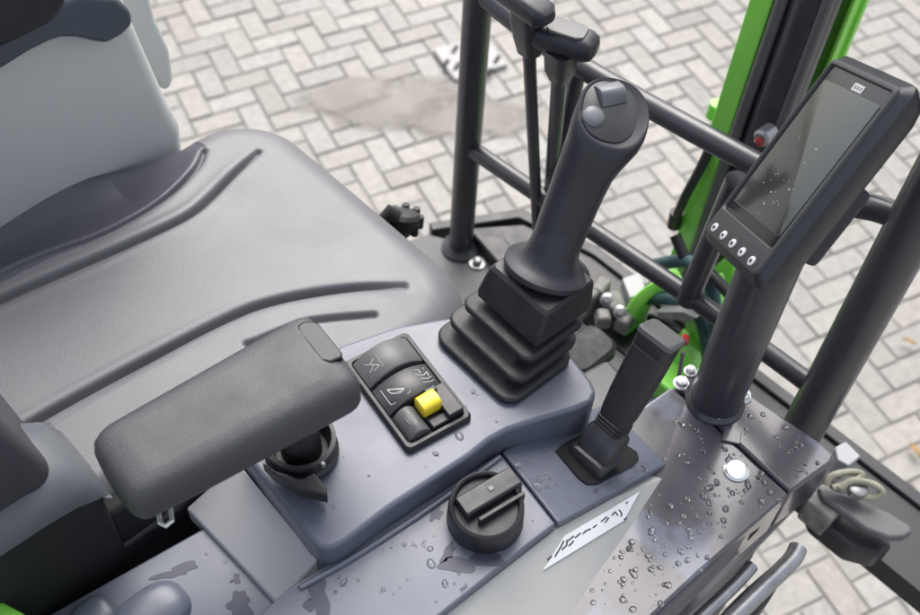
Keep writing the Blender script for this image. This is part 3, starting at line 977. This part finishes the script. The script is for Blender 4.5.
s3_ = [(ring_, .0010, 2), (ring2, .0010, 2), ([(.5, .0), (.6, -.1)], .0012, 2)]
rocker('rocker_switch', .0, .315, .02, .98, M['rocker_grey'], .024, s1_, .002)
rocker('rocker_switch', .35, .655, .02, .98, M['rocker'], .020, s2_, .001)
rocker('rocker_switch', .695, .985, .03, .40, M['rocker_grey'], .017, s3_, .004)
# guarded yellow latch
c0 = sc_ + sY * hY * .90
lz = V((0, 0, 1))
def pan(u, v, z): return c0 - sY * (hY * 1.8 * v) + sX * (-hX * .9 + hX * 1.8 * u) + UP * z
lg = MB()
lg.prism([pan(.44, .685, .004), pan(.97, .685, .004), pan(.97, .99, .004), pan(.44, .99, .004)], (0, 0, .004))
lg.prism([pan(.72, .655, .004), pan(.99, .655, .004), pan(.99, 1.0, .004), pan(.72, 1.0, .004)], (0, 0, .0165))
lg.prism([pan(.44, .90, .004), pan(.75, .90, .004), pan(.75, 1.0, .004), pan(.44, 1.0, .004)], (0, 0, .009))
lg.prism([pan(.62, .66, .004), pan(.82, .66, .004), pan(.82, .72, .004), pan(.62, .72, .004)], (0, 0, .022))
lg.build('latch_guard', M['black'], t, sp_, bevel=.0025)
ya, yb = pan(.42, .775, .0175), pan(.74, .775, .0185)
rings = [ell(ya + (yb - ya) * u, a_, b_, sY, UP, 28, 3.2) for u, a_, b_ in ((0, .0095, .0085), (.05, .0118, .0110), (.9, .0124, .0118), (1, .012, .0112))]
MB().loft(rings).build('yellow_latch', M['yellow'], t, sp_)

# clamp cup standing on the console below the armrest
cc = at(302, 452, 1.095)
t2 = thing('clamp_cup', 'round black clamp cup with a flat tail on the console below the armrest', 'clamp', cc)
mb = MB().lathe(cc, UP, [(0, .043), (.006, .043), (.010, .039), (.020, .038), (.024, .041), (.030, .041), (.031, .036), (.020, .034), (.006, .030)], 48)
mb.build('cup', M['black'], t2)
MB().lathe(cc, UP, [(.005, .024), (.06, .022), (.09, .018)], 28).build('stem', M['rubber'], t2)
q = [at(262, 462, 1.07), at(285, 476, 1.07), at(304, 478, 1.07), at(314, 472, 1.07), at(327, 488, 1.07), at(327, 495, 1.07), at(300, 489, 1.07), at(272, 472, 1.07)]
MB().prism(q, (0, 0, -.02)).build('tail', M['black'], t2, bevel=.003)
MB().lathe(at(323, 464, 1.066), UP, [(-.004, .003), (0, .003), (.002, .002)], 14).build('screw', M['zinc'], t2)

# ------------------------------------------------------------------ joystick
JB = at(520, 358, 1.10)
t = thing('joystick', 'large dark joystick with two grey thumb buttons and a square bellows boot', 'joystick', JB)
jX, jY = V((math.cos(-.03), math.sin(-.03), 0)), V((-math.sin(-.03), math.cos(-.03), 0))
def jring(cx_, cy_, z, hx_, hy_, r): return rrect(V((cx_, cy_, z)), hx_, hy_, r, jX, jY, 5)
prof = []
# centre drifts forward as the boot rises with the tilted stick
lev = [(0.0, .620, .520, .058, .072, .022), (.024, .633, .520, .054, .067, .018), (.050, .646, .517, .050, .061, .014), (.076, .655, .513, .041, .052, .010)]
mbt = MB()
for i, (h, x, y, hx_, hy_, r) in enumerate(lev):
    z = ZC + h
    if i < 3:
        nh, nx_, ny_, nhx, nhy, nr = lev[i + 1]
        rr = [jring(x, y, z - (.004 if i == 0 else -.001), hx_ - .003, hy_ - .003, r), jring(x, y, z + .002, hx_, hy_, r), jring(x, y, z + .0085, hx_ + .0005, hy_ + .0005, r), jring(x, y, z + .0105, hx_ - .0006, hy_ - .0006, r),
              jring(x, y, z + .0115, hx_ - .003, hy_ - .003, r * .9), jring(x, y, z + .0105, hx_ - .013, hy_ - .014, r * .8), jring((x + nx_) / 2, (y + ny_) / 2, z + .015, nhx - .017, nhy - .018, nr * .8), jring(nx_, ny_, z + .024, nhx - .017, nhy - .018, nr * .8)]
        prof += rr
prof2 = []
x, y = .655, .513
for dz, s_ in ((.072, .041), (.074, .0455), (.082, .0462), (.100, .0440), (.116, .0415), (.120, .038)):
    prof2.append(jring(x + (dz - .07) * .25, y + .0, ZC + dz, s_, s_ + .008, .006))
mbt.loft(prof)
boot = mbt.build('boot', M['rubber'], t, angle=40)
MB().loft(prof2).build('boot_collar', M['rubber'], t, angle=25)
# grip
jb, jt = at(549, 262, .975), at(606, 112, .80)
ja = (jt - jb).normalized()
ju = ROT @ V((1, 0, 0)); ju = (ju - ja * ju.dot(ja)).normalized()
jw = ja.cross(ju)
if jw.dot(CAM - jb) < 0: jw = -jw
jl = (jt - jb).length
sk_ax = (ja * .85 + UP * .2).normalized()
mb = MB().lathe(jb - sk_ax * .004, sk_ax, [(-.012, .030), (-.012, .0475), (-.009, .0520), (-.005, .0535), (-.001, .0530), (.001, .0505), (.004, .0445), (.009, .0375), (.016, .0335), (.026, .0308), (.040, .0292), (.055, .0245)], 48)
mb.build('skirt', M['grip'], t)
rings = []
for tt, a_, b_, off, tl in ((.04, .0305, .029, 0, 0), (.14, .0298, .028, 0, 0), (.30, .0305, .028, 0, 0), (.5, .0315, .0285, .0005, .05), (.64, .0330, .0300, .0015, .14), (.74, .0357, .033, .004, .30), (.83, .039, .037, .0065, .46), (.90, .0418, .0410, .008, .60), (.96, .0425, .0440, .009, .70), (1.0, .0418, .0445, .009, .74), (1.012, .0395, .042, .009, .76), (1.006, .0372, .0395, .009, .76)):
    W2 = (jw * math.cos(tl) - ja * math.sin(tl)).normalized()
    rings.append(ell(jb + ja * (jl * tt) + ju * off, a_, b_, ju, W2, 40, 2.3))
grip = MB().loft(rings).build('grip', M['grip'], t, angle=50)
tl = .76
fW = (jw * math.cos(tl) - ja * math.sin(tl)).normalized()
fN = (ja * math.cos(tl) + jw * math.sin(tl)).normalized()
fc = jb + ja * (jl * 1.006) + ju * .009
def onface(px, py, off=0):
    r = ROT @ Vector((px - CX, CY - py, -F_PX))
    k = (fc - CAM).dot(fN) / r.dot(fN)
    return CAM + r * k + fN * off
MB().loft([ell(fc - ju * .005 + fN * z_, .0315 - i_, .0365 - i_, ju, fW, 40, 2.4) for z_, i_ in ((-.003, 0), (.0012, 0), (.002, .0012))]).build('face_plate', M['rocker'], t, grip)
p = onface(593, 117)
MB().lathe(p, fN, [(-.004, .0125), (.003, .0125), (.0055, .0105), (.007, .006), (.0073, .002)], 30).build('thumb_button', M['button'], t, grip)
MB().lathe(p, fN, [(-.004, .0140), (.0012, .0140), (.0014, .0135)], 30).build('button_ring', M['black'], t, grip)
c = onface(610, 95)
e_ = (onface(622, 92) - onface(597, 97)).normalized()
e2_ = fN.cross(e_)
MB().box(c, .035, .030, .006, e_, e2_, fN).build('rocker_well', M['black'], t, grip, bevel=.003)
rings = []
for k in range(9):
    u = -1 + k / 4
    z = .003 + .010 * (1 - abs(u) ** 1.6)
    o_ = c + e2_ * (u * .013)
    rings.append([o_ - e_ * .0145 - fN * .002, o_ - e_ * .0145 + fN * (z - .001), o_ - e_ * .013 + fN * z, o_ + e_ * .013 + fN * z, o_ + e_ * .0145 + fN * (z - .001), o_ + e_ * .0145 - fN * .002])
MB().loft(rings).build('thumb_rocker', M['button'], t, grip)

# ------------------------------------------------------------------ throttle knob
kc = at(485, 518.5, 1.14)
t = thing('rotary_knob', 'round black rotary throttle knob on the wet lower panel', 'knob', kc)
kA = V((-.05, -.04, 1)).normalized()
mb = MB().lathe(kc - kA * .002, kA, [(0, .0445), (.004, .045), (.036, .0435), (.041, .042), (.0425, .0395), (.041, .0375), (.034, .0362), (.0335, .02), (.0335, .004)], 56)
kn = mb.build('dial', M['black'], t, angle=40)
h0, h1 = at(464, 505, 1.095), at(513, 476, 1.095)
h0.z = h1.z = kc.z + .034
hd = (h1 - h0); hl = hd.length; hd.normalize(); hsd = UP.cross(hd)
hm = (h0 + h1) / 2
mb = MB()
mb.loft([[hm + hd * (s_ * (hl / 2 + .004)) + hsd * a_ + UP * z for (a_, z) in ((-.0155, -.014), (-.014, .009), (-.012, .0115), (.011, .0125), (.013, .010), (.0145, -.014))] for s_ in (-1, -.93, .93, 1)])
mb.build('handle', M['wetblack'], t, kn, bevel=.0045)
mb = MB().box(hm - hsd * .0235 + hd * .002 + UP * .001, hl * .92, .005, .016, hd, hsd, UP)
mb.build('fin', M['black'], t, kn, bevel=.001)
mb = MB().box(hm + UP * .0127 + hd * .003, .007, .006, .0015, hd, hsd, UP)
mb.build('pointer', M['symbol_dim'], t, kn, bevel=.001)

# ------------------------------------------------------------------ blade lever
lb = at(596, 452, 1.165)
t = thing('blade_lever', 'square black lever leaning out of a slot on the front panel', 'lever', lb)
pn = (f2 - e2).cross(f1 - e2).normalized()
if pn.z < 0: pn = -pn
def onpan(px, py, off=.0):
    r = ROT @ Vector((px - CX, CY - py, -F_PX))
    k = (e2 - CAM).dot(pn) / r.dot(pn)
    return CAM + r * k + pn * off
q = [onpan(x, y, .0028) for x, y in ((555, 452), (561, 446), (588, 431), (600, 430), (636, 453), (638, 460), (633, 466), (597, 485), (586, 485), (578, 479))]
MB().prism(q, pn * -.004).build('slot', M['seam'], t)
s0, s1 = onpan(594, 460, -.004), at(662, 334, .985)
lA = (s1 - s0).normalized()
lu = V((0, -1, 0)); lu = (lu - lA * lu.dot(lA)).normalized()
lw = lA.cross(lu)
if lw.x < 0: lw = -lw
LL = (s1 - s0).length
def lring(k, a_, b_, r_=.008, o_=0.0): return rrect(s0 + lA * (LL * k) + lw * o_, a_, b_, r_, lu, lw, 3)
MB().loft([lring(k, a_, b_, .006, o_) for k, a_, b_, o_ in ((-.05, .024, .017, -.004), (.03, .0265, .020, -.004), (.06, .0275, .0215, -.004), (.085, .0265, .0205, -.004), (.095, .0225, .0175, -.003), (.12, .0235, .0185, -.002), (.17, .0250, .0195, 0), (.25, .0235, .0185, 0), (.285, .0185, .015, 0))]).build('boot', M['boot'], t)
rings = []
for k in range(3):
    k0 = .285 + k * .026
    rings += [lring(k0 + d_, a_, a_ * .8) for d_, a_ in ((0, .0180), (.007, .0203), (.017, .0203), (.024, .0180))]
MB().loft(rings).build('collar', M['rubber'], t)
MB().loft([lring(k, a_, b_, .008, o_) for k, a_, b_, o_ in ((.35, .0188, .0150, 0), (.42, .0208, .0163, 0), (.55, .0222, .017, 0), (.75, .0234, .0175, .001), (.88, .0238, .0178, .001), (.885, .0232, .0172, .001), (.89, .0238, .0178, .001), (.985, .0240, .018, .001), (1.0, .0215, .0155, .001))]).build('shaft', M['black'], t, angle=30)
MB().loft([lring(k, a_, b_, .006, .001) for k, a_, b_ in ((.965, .0235, .0175), (.97, .0248, .0188), (1.0, .0248, .0188), (1.012, .0225, .0165))]).build('knob_cap', M['rocker_grey'], t)

# ------------------------------------------------------------------ side cover (taupe box)
BZ = 1.8
t = thing('side_cover', 'wet taupe metal side cover with bright round plugs at the right of the console', 'cover', (.7, .25, 1.6))
def bt(px, py, D=1.2): return at(px, py, D)
l1 = [bt(540, 640), bt(565, 575), bt(592, 505), bt(600, 450), bt(634, 412), bt(672, 386), bt(700, 412), bt(789, 494), bt(700, 572), bt(640, 628), bt(590, 680)]
MB().prism(l1, (0, 0, -.10)).build('lid', M['cover'], t, bevel=.004, seg=3)
l2 = [bt(675, 384), bt(690, 373), bt(735, 384), bt(780, 414), bt(824, 445), bt(835, 455), bt(832, 463), bt(791, 492.5), bt(702, 411)]
MB().prism(l2, (0, 0, -.10)).build('end_lid', M['cover'], t, bevel=.005, seg=3)
sdv = [bt(560, 660, 1.204), bt(655, 618, 1.204), bt(700, 575, 1.204), bt(790, 496, 1.204), bt(833, 463, 1.204)]
fy = V((0, .004, 0))
mb = MB().prism([V((.40, .172, BZ - .012)), V((.80, .170, BZ - .012)), V((.874, .158, BZ - .012)), V((.886, .175, BZ - .012)), V((.878, .30, BZ - .012)), V((.40, .30, BZ - .012))], (0, 0, -.085))
mb.build('side_panel', M['cover_side'], t, bevel=.006)
for (px, py, r) in ((736, 471, .0145),):
    MB().lathe(bt(px, py, 1.2), UP, [(0, r + .002), (.002, r + .002), (.003, r), (.0045, r * .9), (.005, r * .5)], 28).build('plug', M['chrome'], t)
for (px, py, r) in ((681, 384, .0085), (717, 418, .0085), (742, 397, .0105), (690, 372, .007)):
    MB().lathe(bt(px, py, 1.2), UP, [(0, r * 1.3), (.002, r * 1.3), (.003, r), (.009, r * .9), (.011, r * .5)], 6 if r > .0104 else 24).build('bolt', M['chrome'], t)
mb = MB().prism([bt(724, 424, 1.196), bt(742, 432, 1.196), bt(740, 444, 1.196), bt(722, 440, 1.196)], (0, 0, -.004))
mb.build('shim', M['cover'], t, bevel=.001)
p = V((.745, .1715, 1.755))
MB().box(p, .035, .006, .018).build('slot', M['seam'], t, bevel=.002)
def bar(pts, r, n='grab_bar'):
    return MB().tube(smooth_path([V(p) for p in pts], 8), r, 14)
t = thing('step_bars', 'pale curved step bars hanging below the side cover', 'step', (.75, .13, 1.45))
bar([at(798, 548, 1.34), at(790, 562, 1.34), at(755, 596, 1.34), at(720, 630, 1.34), at(690, 660, 1.34)], .0125).build('bar', M['zinc'], t)
bar([at(752, 566, 1.33), at(735, 585, 1.33), at(700, 618, 1.33), at(670, 645, 1.33)], .009).build('bar', M['zinc'], t)
bar([at(770, 575, 1.36), at(740, 602, 1.36), at(705, 640, 1.36)], .007).build('bar', M['black'], t)
MB().prism([at(780, 560, 1.35), at(800, 552, 1.35), at(770, 600, 1.35), at(735, 640, 1.35), at(715, 630, 1.35)], (0, 0, -.05)).build('backing', M['black'], t, bevel=.006)
# ------------------------------------------------------------------ monitor on its post
MC = V((.867, .346, 2.192))
mN = V((-.535, .652, .537)).normalized()
mW = V((-.483, -.757, .439)); mW = (mW - mN * mW.dot(mN)).normalized()
mH = mN.cross(mW)
t = thing('monitor', 'dark portrait display monitor with five buttons mounted on a thick post', 'monitor', (.829, .32, 1.8))
HWm, HHm = .070, .119
def mring(d, ins, r, sh=0.0): return rrect(MC + mN * d, HWm - ins, HHm - ins, r, mW, mH, 6)
GY = .013                                             # the glass sits towards the upper end
def gring(d, ex, r=.006): return rrect(MC + mN * d + mH * GY, HWm - .0060 + ex, HHm - .0215 + ex, r, mW, mH, 6)
hs2 = MB().loft([mring(-.050, .022, .012), mring(-.046, .012, .014), mring(-.034, .000, .014), mring(-.014, -.008, .014), mring(-.008, -.008, .013), mring(-.002, -.001, .010), mring(0, .002, .008)], cap=True).build('housing', M['housing'], t, angle=30)
fr_ = MB()
n_ = len(gring(0, 0))
outer_ = [rrect(MC + mN * d, HWm - i_, HHm - i_, .008, mW, mH, 6) for d, i_ in ((.0, .0015), (.0035, .002), (.0045, .0035))]
fr_.loft(outer_ + [gring(.0045, .0012), gring(.0030, 0), gring(.0004, -.0005)], cap=False)
fr_.build('front_frame', M['housing_edge'], t, hs2, angle=40)
MB().loft([gring(d, e_) for d, e_ in ((.0002, 0), (.0012, -.0002), (.0014, -.0008))]).build('bezel', M['bezel'], t, hs2)
MB().loft([rrect(MC + mN * d + mH * (GY - .002), HWm - .0115 - i_, HHm - .037 - i_, .002, mW, mH) for d, i_ in ((.001, 0), (.0021, 0), (.0023, .0005))]).build('screen', M['screen'], t, hs2)
for k in range(5):
    c = MC + mN * .0045 - mH * .1075 + mW * (-.050 + .025 * k)
    MB().lathe(c, mN, [(0, .0056), (.0012, .0056), (.0016, .0050)], 20).build('button', M['symbol'], t, hs2)
    MB().box(c + mN * .0018, .0040, .0026 if k % 2 else .0036, .0006, mW, mH, mN).build('button_mark', M['ink'], t, hs2)
c = MC + mN * .0018 + mH * .0995 + mW * .006
bd_ = MB()
bd_.box(c, .020, .0085, .0006, mW, mH, mN)
for i, x in enumerate((-.0055, 0, .0055)):
    bd_.box(c + mW * x + mN * .0005, .0028, .0042, .0004, mW, mH, mN, 1)
bd_.build('badge', [M['symbol'], M['symbol_dim']], t, hs2)
# splashes dried on the glass
rg = random.Random(9)
spk = MB()
for i in range(26):
    a_, b_ = rg.gauss(.0, .022), rg.gauss(-.035, .03)
    if abs(a_) > .055 or abs(b_ - .0) > .08: continue
    r_ = rg.choice((.0005, .0006, .0008, .0011))
    spk.lathe(MC + mN * .0025 + mW * a_ + mH * b_, mN, [(0, r_), (.0004, r_ * .7)], 8)
spk.build('water_spot', M['symbol'], t, hs2)['kind'] = 'stuff'
pb = V((.829, .318, 1.8))
MB().lathe(pb, UP, [(-.02, .0345), (.0, .0345), (.18, .0345), (.30, .0345)], 40).build('post', M['steel'], t)
MB().lathe(pb, UP, [(0, .040), (.003, .040), (.009, .0348)], 40).build('weld_collar', M['steel'], t)
MB().box(MC - mN * .060 - mH * .03, .07, .10, .04, mW, mH, mN).build('bracket', M['housing'], t, bevel=.008)
hd_ = MC - mN * .06 - mH * .02
MB().tube([V((pb.x, pb.y, 2.06)), V((pb.x + .005, pb.y, 2.11)), hd_], .028, 24).build('neck', M['steel'], t)

# ------------------------------------------------------------------ step pedal at the lower right
p = at(868, 516, 1.52)
t = thing('step_pedal', 'dark rounded step pedal with pale straps on the front kerb', 'pedal', at(868, 516, 1.6))
q = [at(x, y, 1.50) for x, y in ((818, 486), (832, 489), (858, 498), (890, 512), (911, 525), (914, 532), (904, 538), (890, 538), (866, 529), (842, 512), (822, 498))]
MB().prism(q, (0, 0, -.016)).build('plate', M['rocker_grey'], t, bevel=.006)
q = [at(x, y, 1.54) for x, y in ((808, 500), (830, 500), (880, 530), (895, 545), (880, 556), (850, 548), (815, 520))]
MB().prism(q, (0, 0, -.05)).build('base', M['black'], t, bevel=.01)
MB().box(at(822, 510, 1.54), .05, .05, .06).build('mount', M['palecast'], t, bevel=.006)
st_ = smooth_path([at(826, 486, 1.48), at(832, 476, 1.47), at(850, 472, 1.47), at(862, 475, 1.47), at(850, 483, 1.475), at(832, 488, 1.48)], 8)
MB().tube(st_, .0055, 10).build('strap', M['olive'], t)
st_ = smooth_path([at(840, 489, 1.475), at(852, 481, 1.465), at(872, 484, 1.465), at(882, 492, 1.47), at(872, 498, 1.48), at(850, 494, 1.48)], 8)
MB().tube(st_, .0055, 10).build('strap', M['olive'], t)
MB().lathe(at(858, 489, 1.475), UP, [(-.01, .015), (.004, .015), (.006, .011)], 20).build('pin', M['zinc'], t)
MB().prism([at(835, 447, 1.52), at(846, 441, 1.52), at(861, 456, 1.52), at(849, 466, 1.52), at(838, 460, 1.52)], (0, 0, -.05)).build('tag_block', M['lightgrey'], t, bevel=.003)

# ------------------------------------------------------------------ rear cover at the lower left
t = thing('rear_cover', 'flat wet blue grey rear cover with two rounded bumps below the armrest', 'cover', at(140, 590, 1.25))
q = [at(-60, 680, 1.2), at(50, 614, 1.2), at(219, 519, 1.2), at(224, 521, 1.2), at(276, 601, 1.2), at(250, 640, 1.2), at(180, 720, 1.2), at(20, 760, 1.2)]
MB().prism(q, (0, 0, -.05)).build('plate', M['console'], t, bevel=.0035)
def dome(px, py, rx, ry, h, m):
    c = at(px, py, 1.2)
    mb = MB()
    rings = [ell(c + UP * (h * math.sin(a_)), rx * math.cos(a_) ** .6, ry * math.cos(a_) ** .6, V((1, 0, 0)), V((0, 1, 0)), 40, 2.6) for a_ in [k * math.pi / 2 / 10 for k in range(10)] + [1.56]]
    return mb.loft(rings).build('bump', m, t, angle=60)
dome(150, 618, .048, .034, .020, M['console'])
dome(97, 624, .030, .030, .026, M['navy'])
t = thing('tail_panel', 'green painted tail panel glimpsed at the bottom left corner', 'panel', at(0, 620, 1.2))
MB().prism([at(-80, 560, 1.13), at(-20, 588, 1.13), at(22, 611, 1.13), at(50, 650, 1.13), at(-80, 760, 1.13)], (0, 0, -.2)).build('panel', M['green'], t, bevel=.01)

# ------------------------------------------------------------------ rain water lying on the panels
rg = random.Random(21)
def inpoly(x, y, pl_):
    c = False
    for i in range(len(pl_)):
        (x1, y1), (x2, y2) = pl_[i - 1], pl_[i]
        if (y1 > y) != (y2 > y) and x < (x2 - x1) * (y - y1) / (y2 - y1) + x1: c = not c
    return c
wd = MB()
def drop(c, r, n_=V((0, 0, 1)), el=1.0, rot=0.0, hh=.42):
    n_ = n_.normalized()
    u = n_.orthogonal().normalized()
    w_ = n_.cross(u)
    u, w_ = u * math.cos(rot) + w_ * math.sin(rot), w_ * math.cos(rot) - u * math.sin(rot)
    ph, am = rg.uniform(0, 6.28), rg.uniform(0, .13)
    rings = []
    for k in range(4):
        a_ = k * math.pi / 2 / 3.6
        rr = r * math.cos(a_)
        rings.append([c + u * (rr * el * math.cos(b_) * (1 + am * math.sin(2 * b_ + ph))) + w_ * (rr * math.sin(b_) * (1 + am * math.sin(3 * b_ + ph))) + n_ * (r * hh * math.sin(a_) - .0002) for b_ in [2 * math.pi * q_ / 12 for q_ in range(12)]])
    wd.loft(rings)
def scatter(poly, fn, n_, nrm, rmin=.0008, rmax=.0038):
    xs, ys = [p[0] for p in poly], [p[1] for p in poly]
    k = 0
    while k < n_:
        x, y = rg.uniform(min(xs), max(xs)), rg.uniform(min(ys), max(ys))
        if not inpoly(x, y, poly): continue
        r = rmin + (rmax - rmin) * rg.random() ** 2.6
        drop(fn(x, y), r, nrm, 1 + rg.random() ** 3 * .8, rg.uniform(0, 6.28), rg.uniform(.42, .62))
        k += 1
scatter([(575, 605), (655, 500), (662, 440), (690, 400), (790, 492), (655, 612)], lambda x, y: at(x, y, 1.2), 330, UP, .0006, .0048)
scatter([(705, 405), (735, 392), (828, 455), (795, 488)], lambda x, y: at(x, y, 1.2), 60, UP, .0009, .0048)
scatter([(290, 600), (345, 562), (500, 462), (550, 522), (440, 605)], lambda x, y: at(x, y, 1.14), 40, UP, .0012, .0052)
scatter([(505, 455), (560, 440), (590, 484), (560, 515)], lambda x, y: onpan(x, y), 16, pn, .0016, .0055)
scatter([(600, 484), (650, 460), (660, 466), (570, 514)], lambda x, y: onpan(x, y), 14, pn, .0014, .0055)
scatter([(270, 480), (360, 420), (405, 458), (480, 425), (430, 470), (330, 538)], lambda x, y: at(x, y, 1.10), 10, UP, .001, .0032)
scatter([(440, 400), (455, 375), (520, 405), (580, 385), (588, 398), (500, 425)], lambda x, y: at(x, y, 1.10), 12, UP, .001, .003)
scatter([(90, 600), (220, 530), (262, 595), (200, 612)], lambda x, y: at(x, y, 1.2), 6, UP, .001, .003)
scatter([(240, 555), (255, 510), (300, 560), (276, 592)], lambda x, y: at(x, y, 1.165), 6, UP, .0008, .002)
for (x, y, r, el) in ((322, 466, .004, 1.5), (459, 436, .005, 1.4), (430, 549, .004, 1), (431, 564, .005, 1.3)):
    drop(at(x, y, 1.10 if y < 500 else 1.14), r, UP, el, .5)
tag(wd.build('water_droplets', M['water']), 'clear rain droplets scattered over the console panels and side cover', 'water droplets', kind='stuff')
wf = MB()
def film(px, py, D, a_, b_, rot, jag=.3, fn=None):
    c = at(px, py, D) if fn is None else fn(px, py)
    wf.prism([p + UP * .0005 for p in blob(c, a_, b_, rot, 44, jag, rg)], (0, 0, -.002))
for (px, py, a_, b_, rot, jag) in ((178, 571, .020, .008, -.5, .42), (236, 579, .006, .005, .2, .4), (240, 606, .018, .013, .8, .42)):
    film(px, py, 1.2, a_, b_, rot, jag)
for (px, py, a_, b_, rot, jag) in ((436, 513, .010, .007, .4, .3), (416, 518, .005, .004, .4, .5), (470, 563, .028, .012, -.6, .38), (318, 600, .020, .014, .5, .42), (448, 553, .012, .006, .4, .4), (464, 588, .005, .0025, .2, .3)):
    film(px, py, 1.14, a_, b_, rot, jag)
tag(wf.build('water_film', M['film']), 'dark shallow puddles of rain water on the lower panels', 'puddles', kind='stuff')
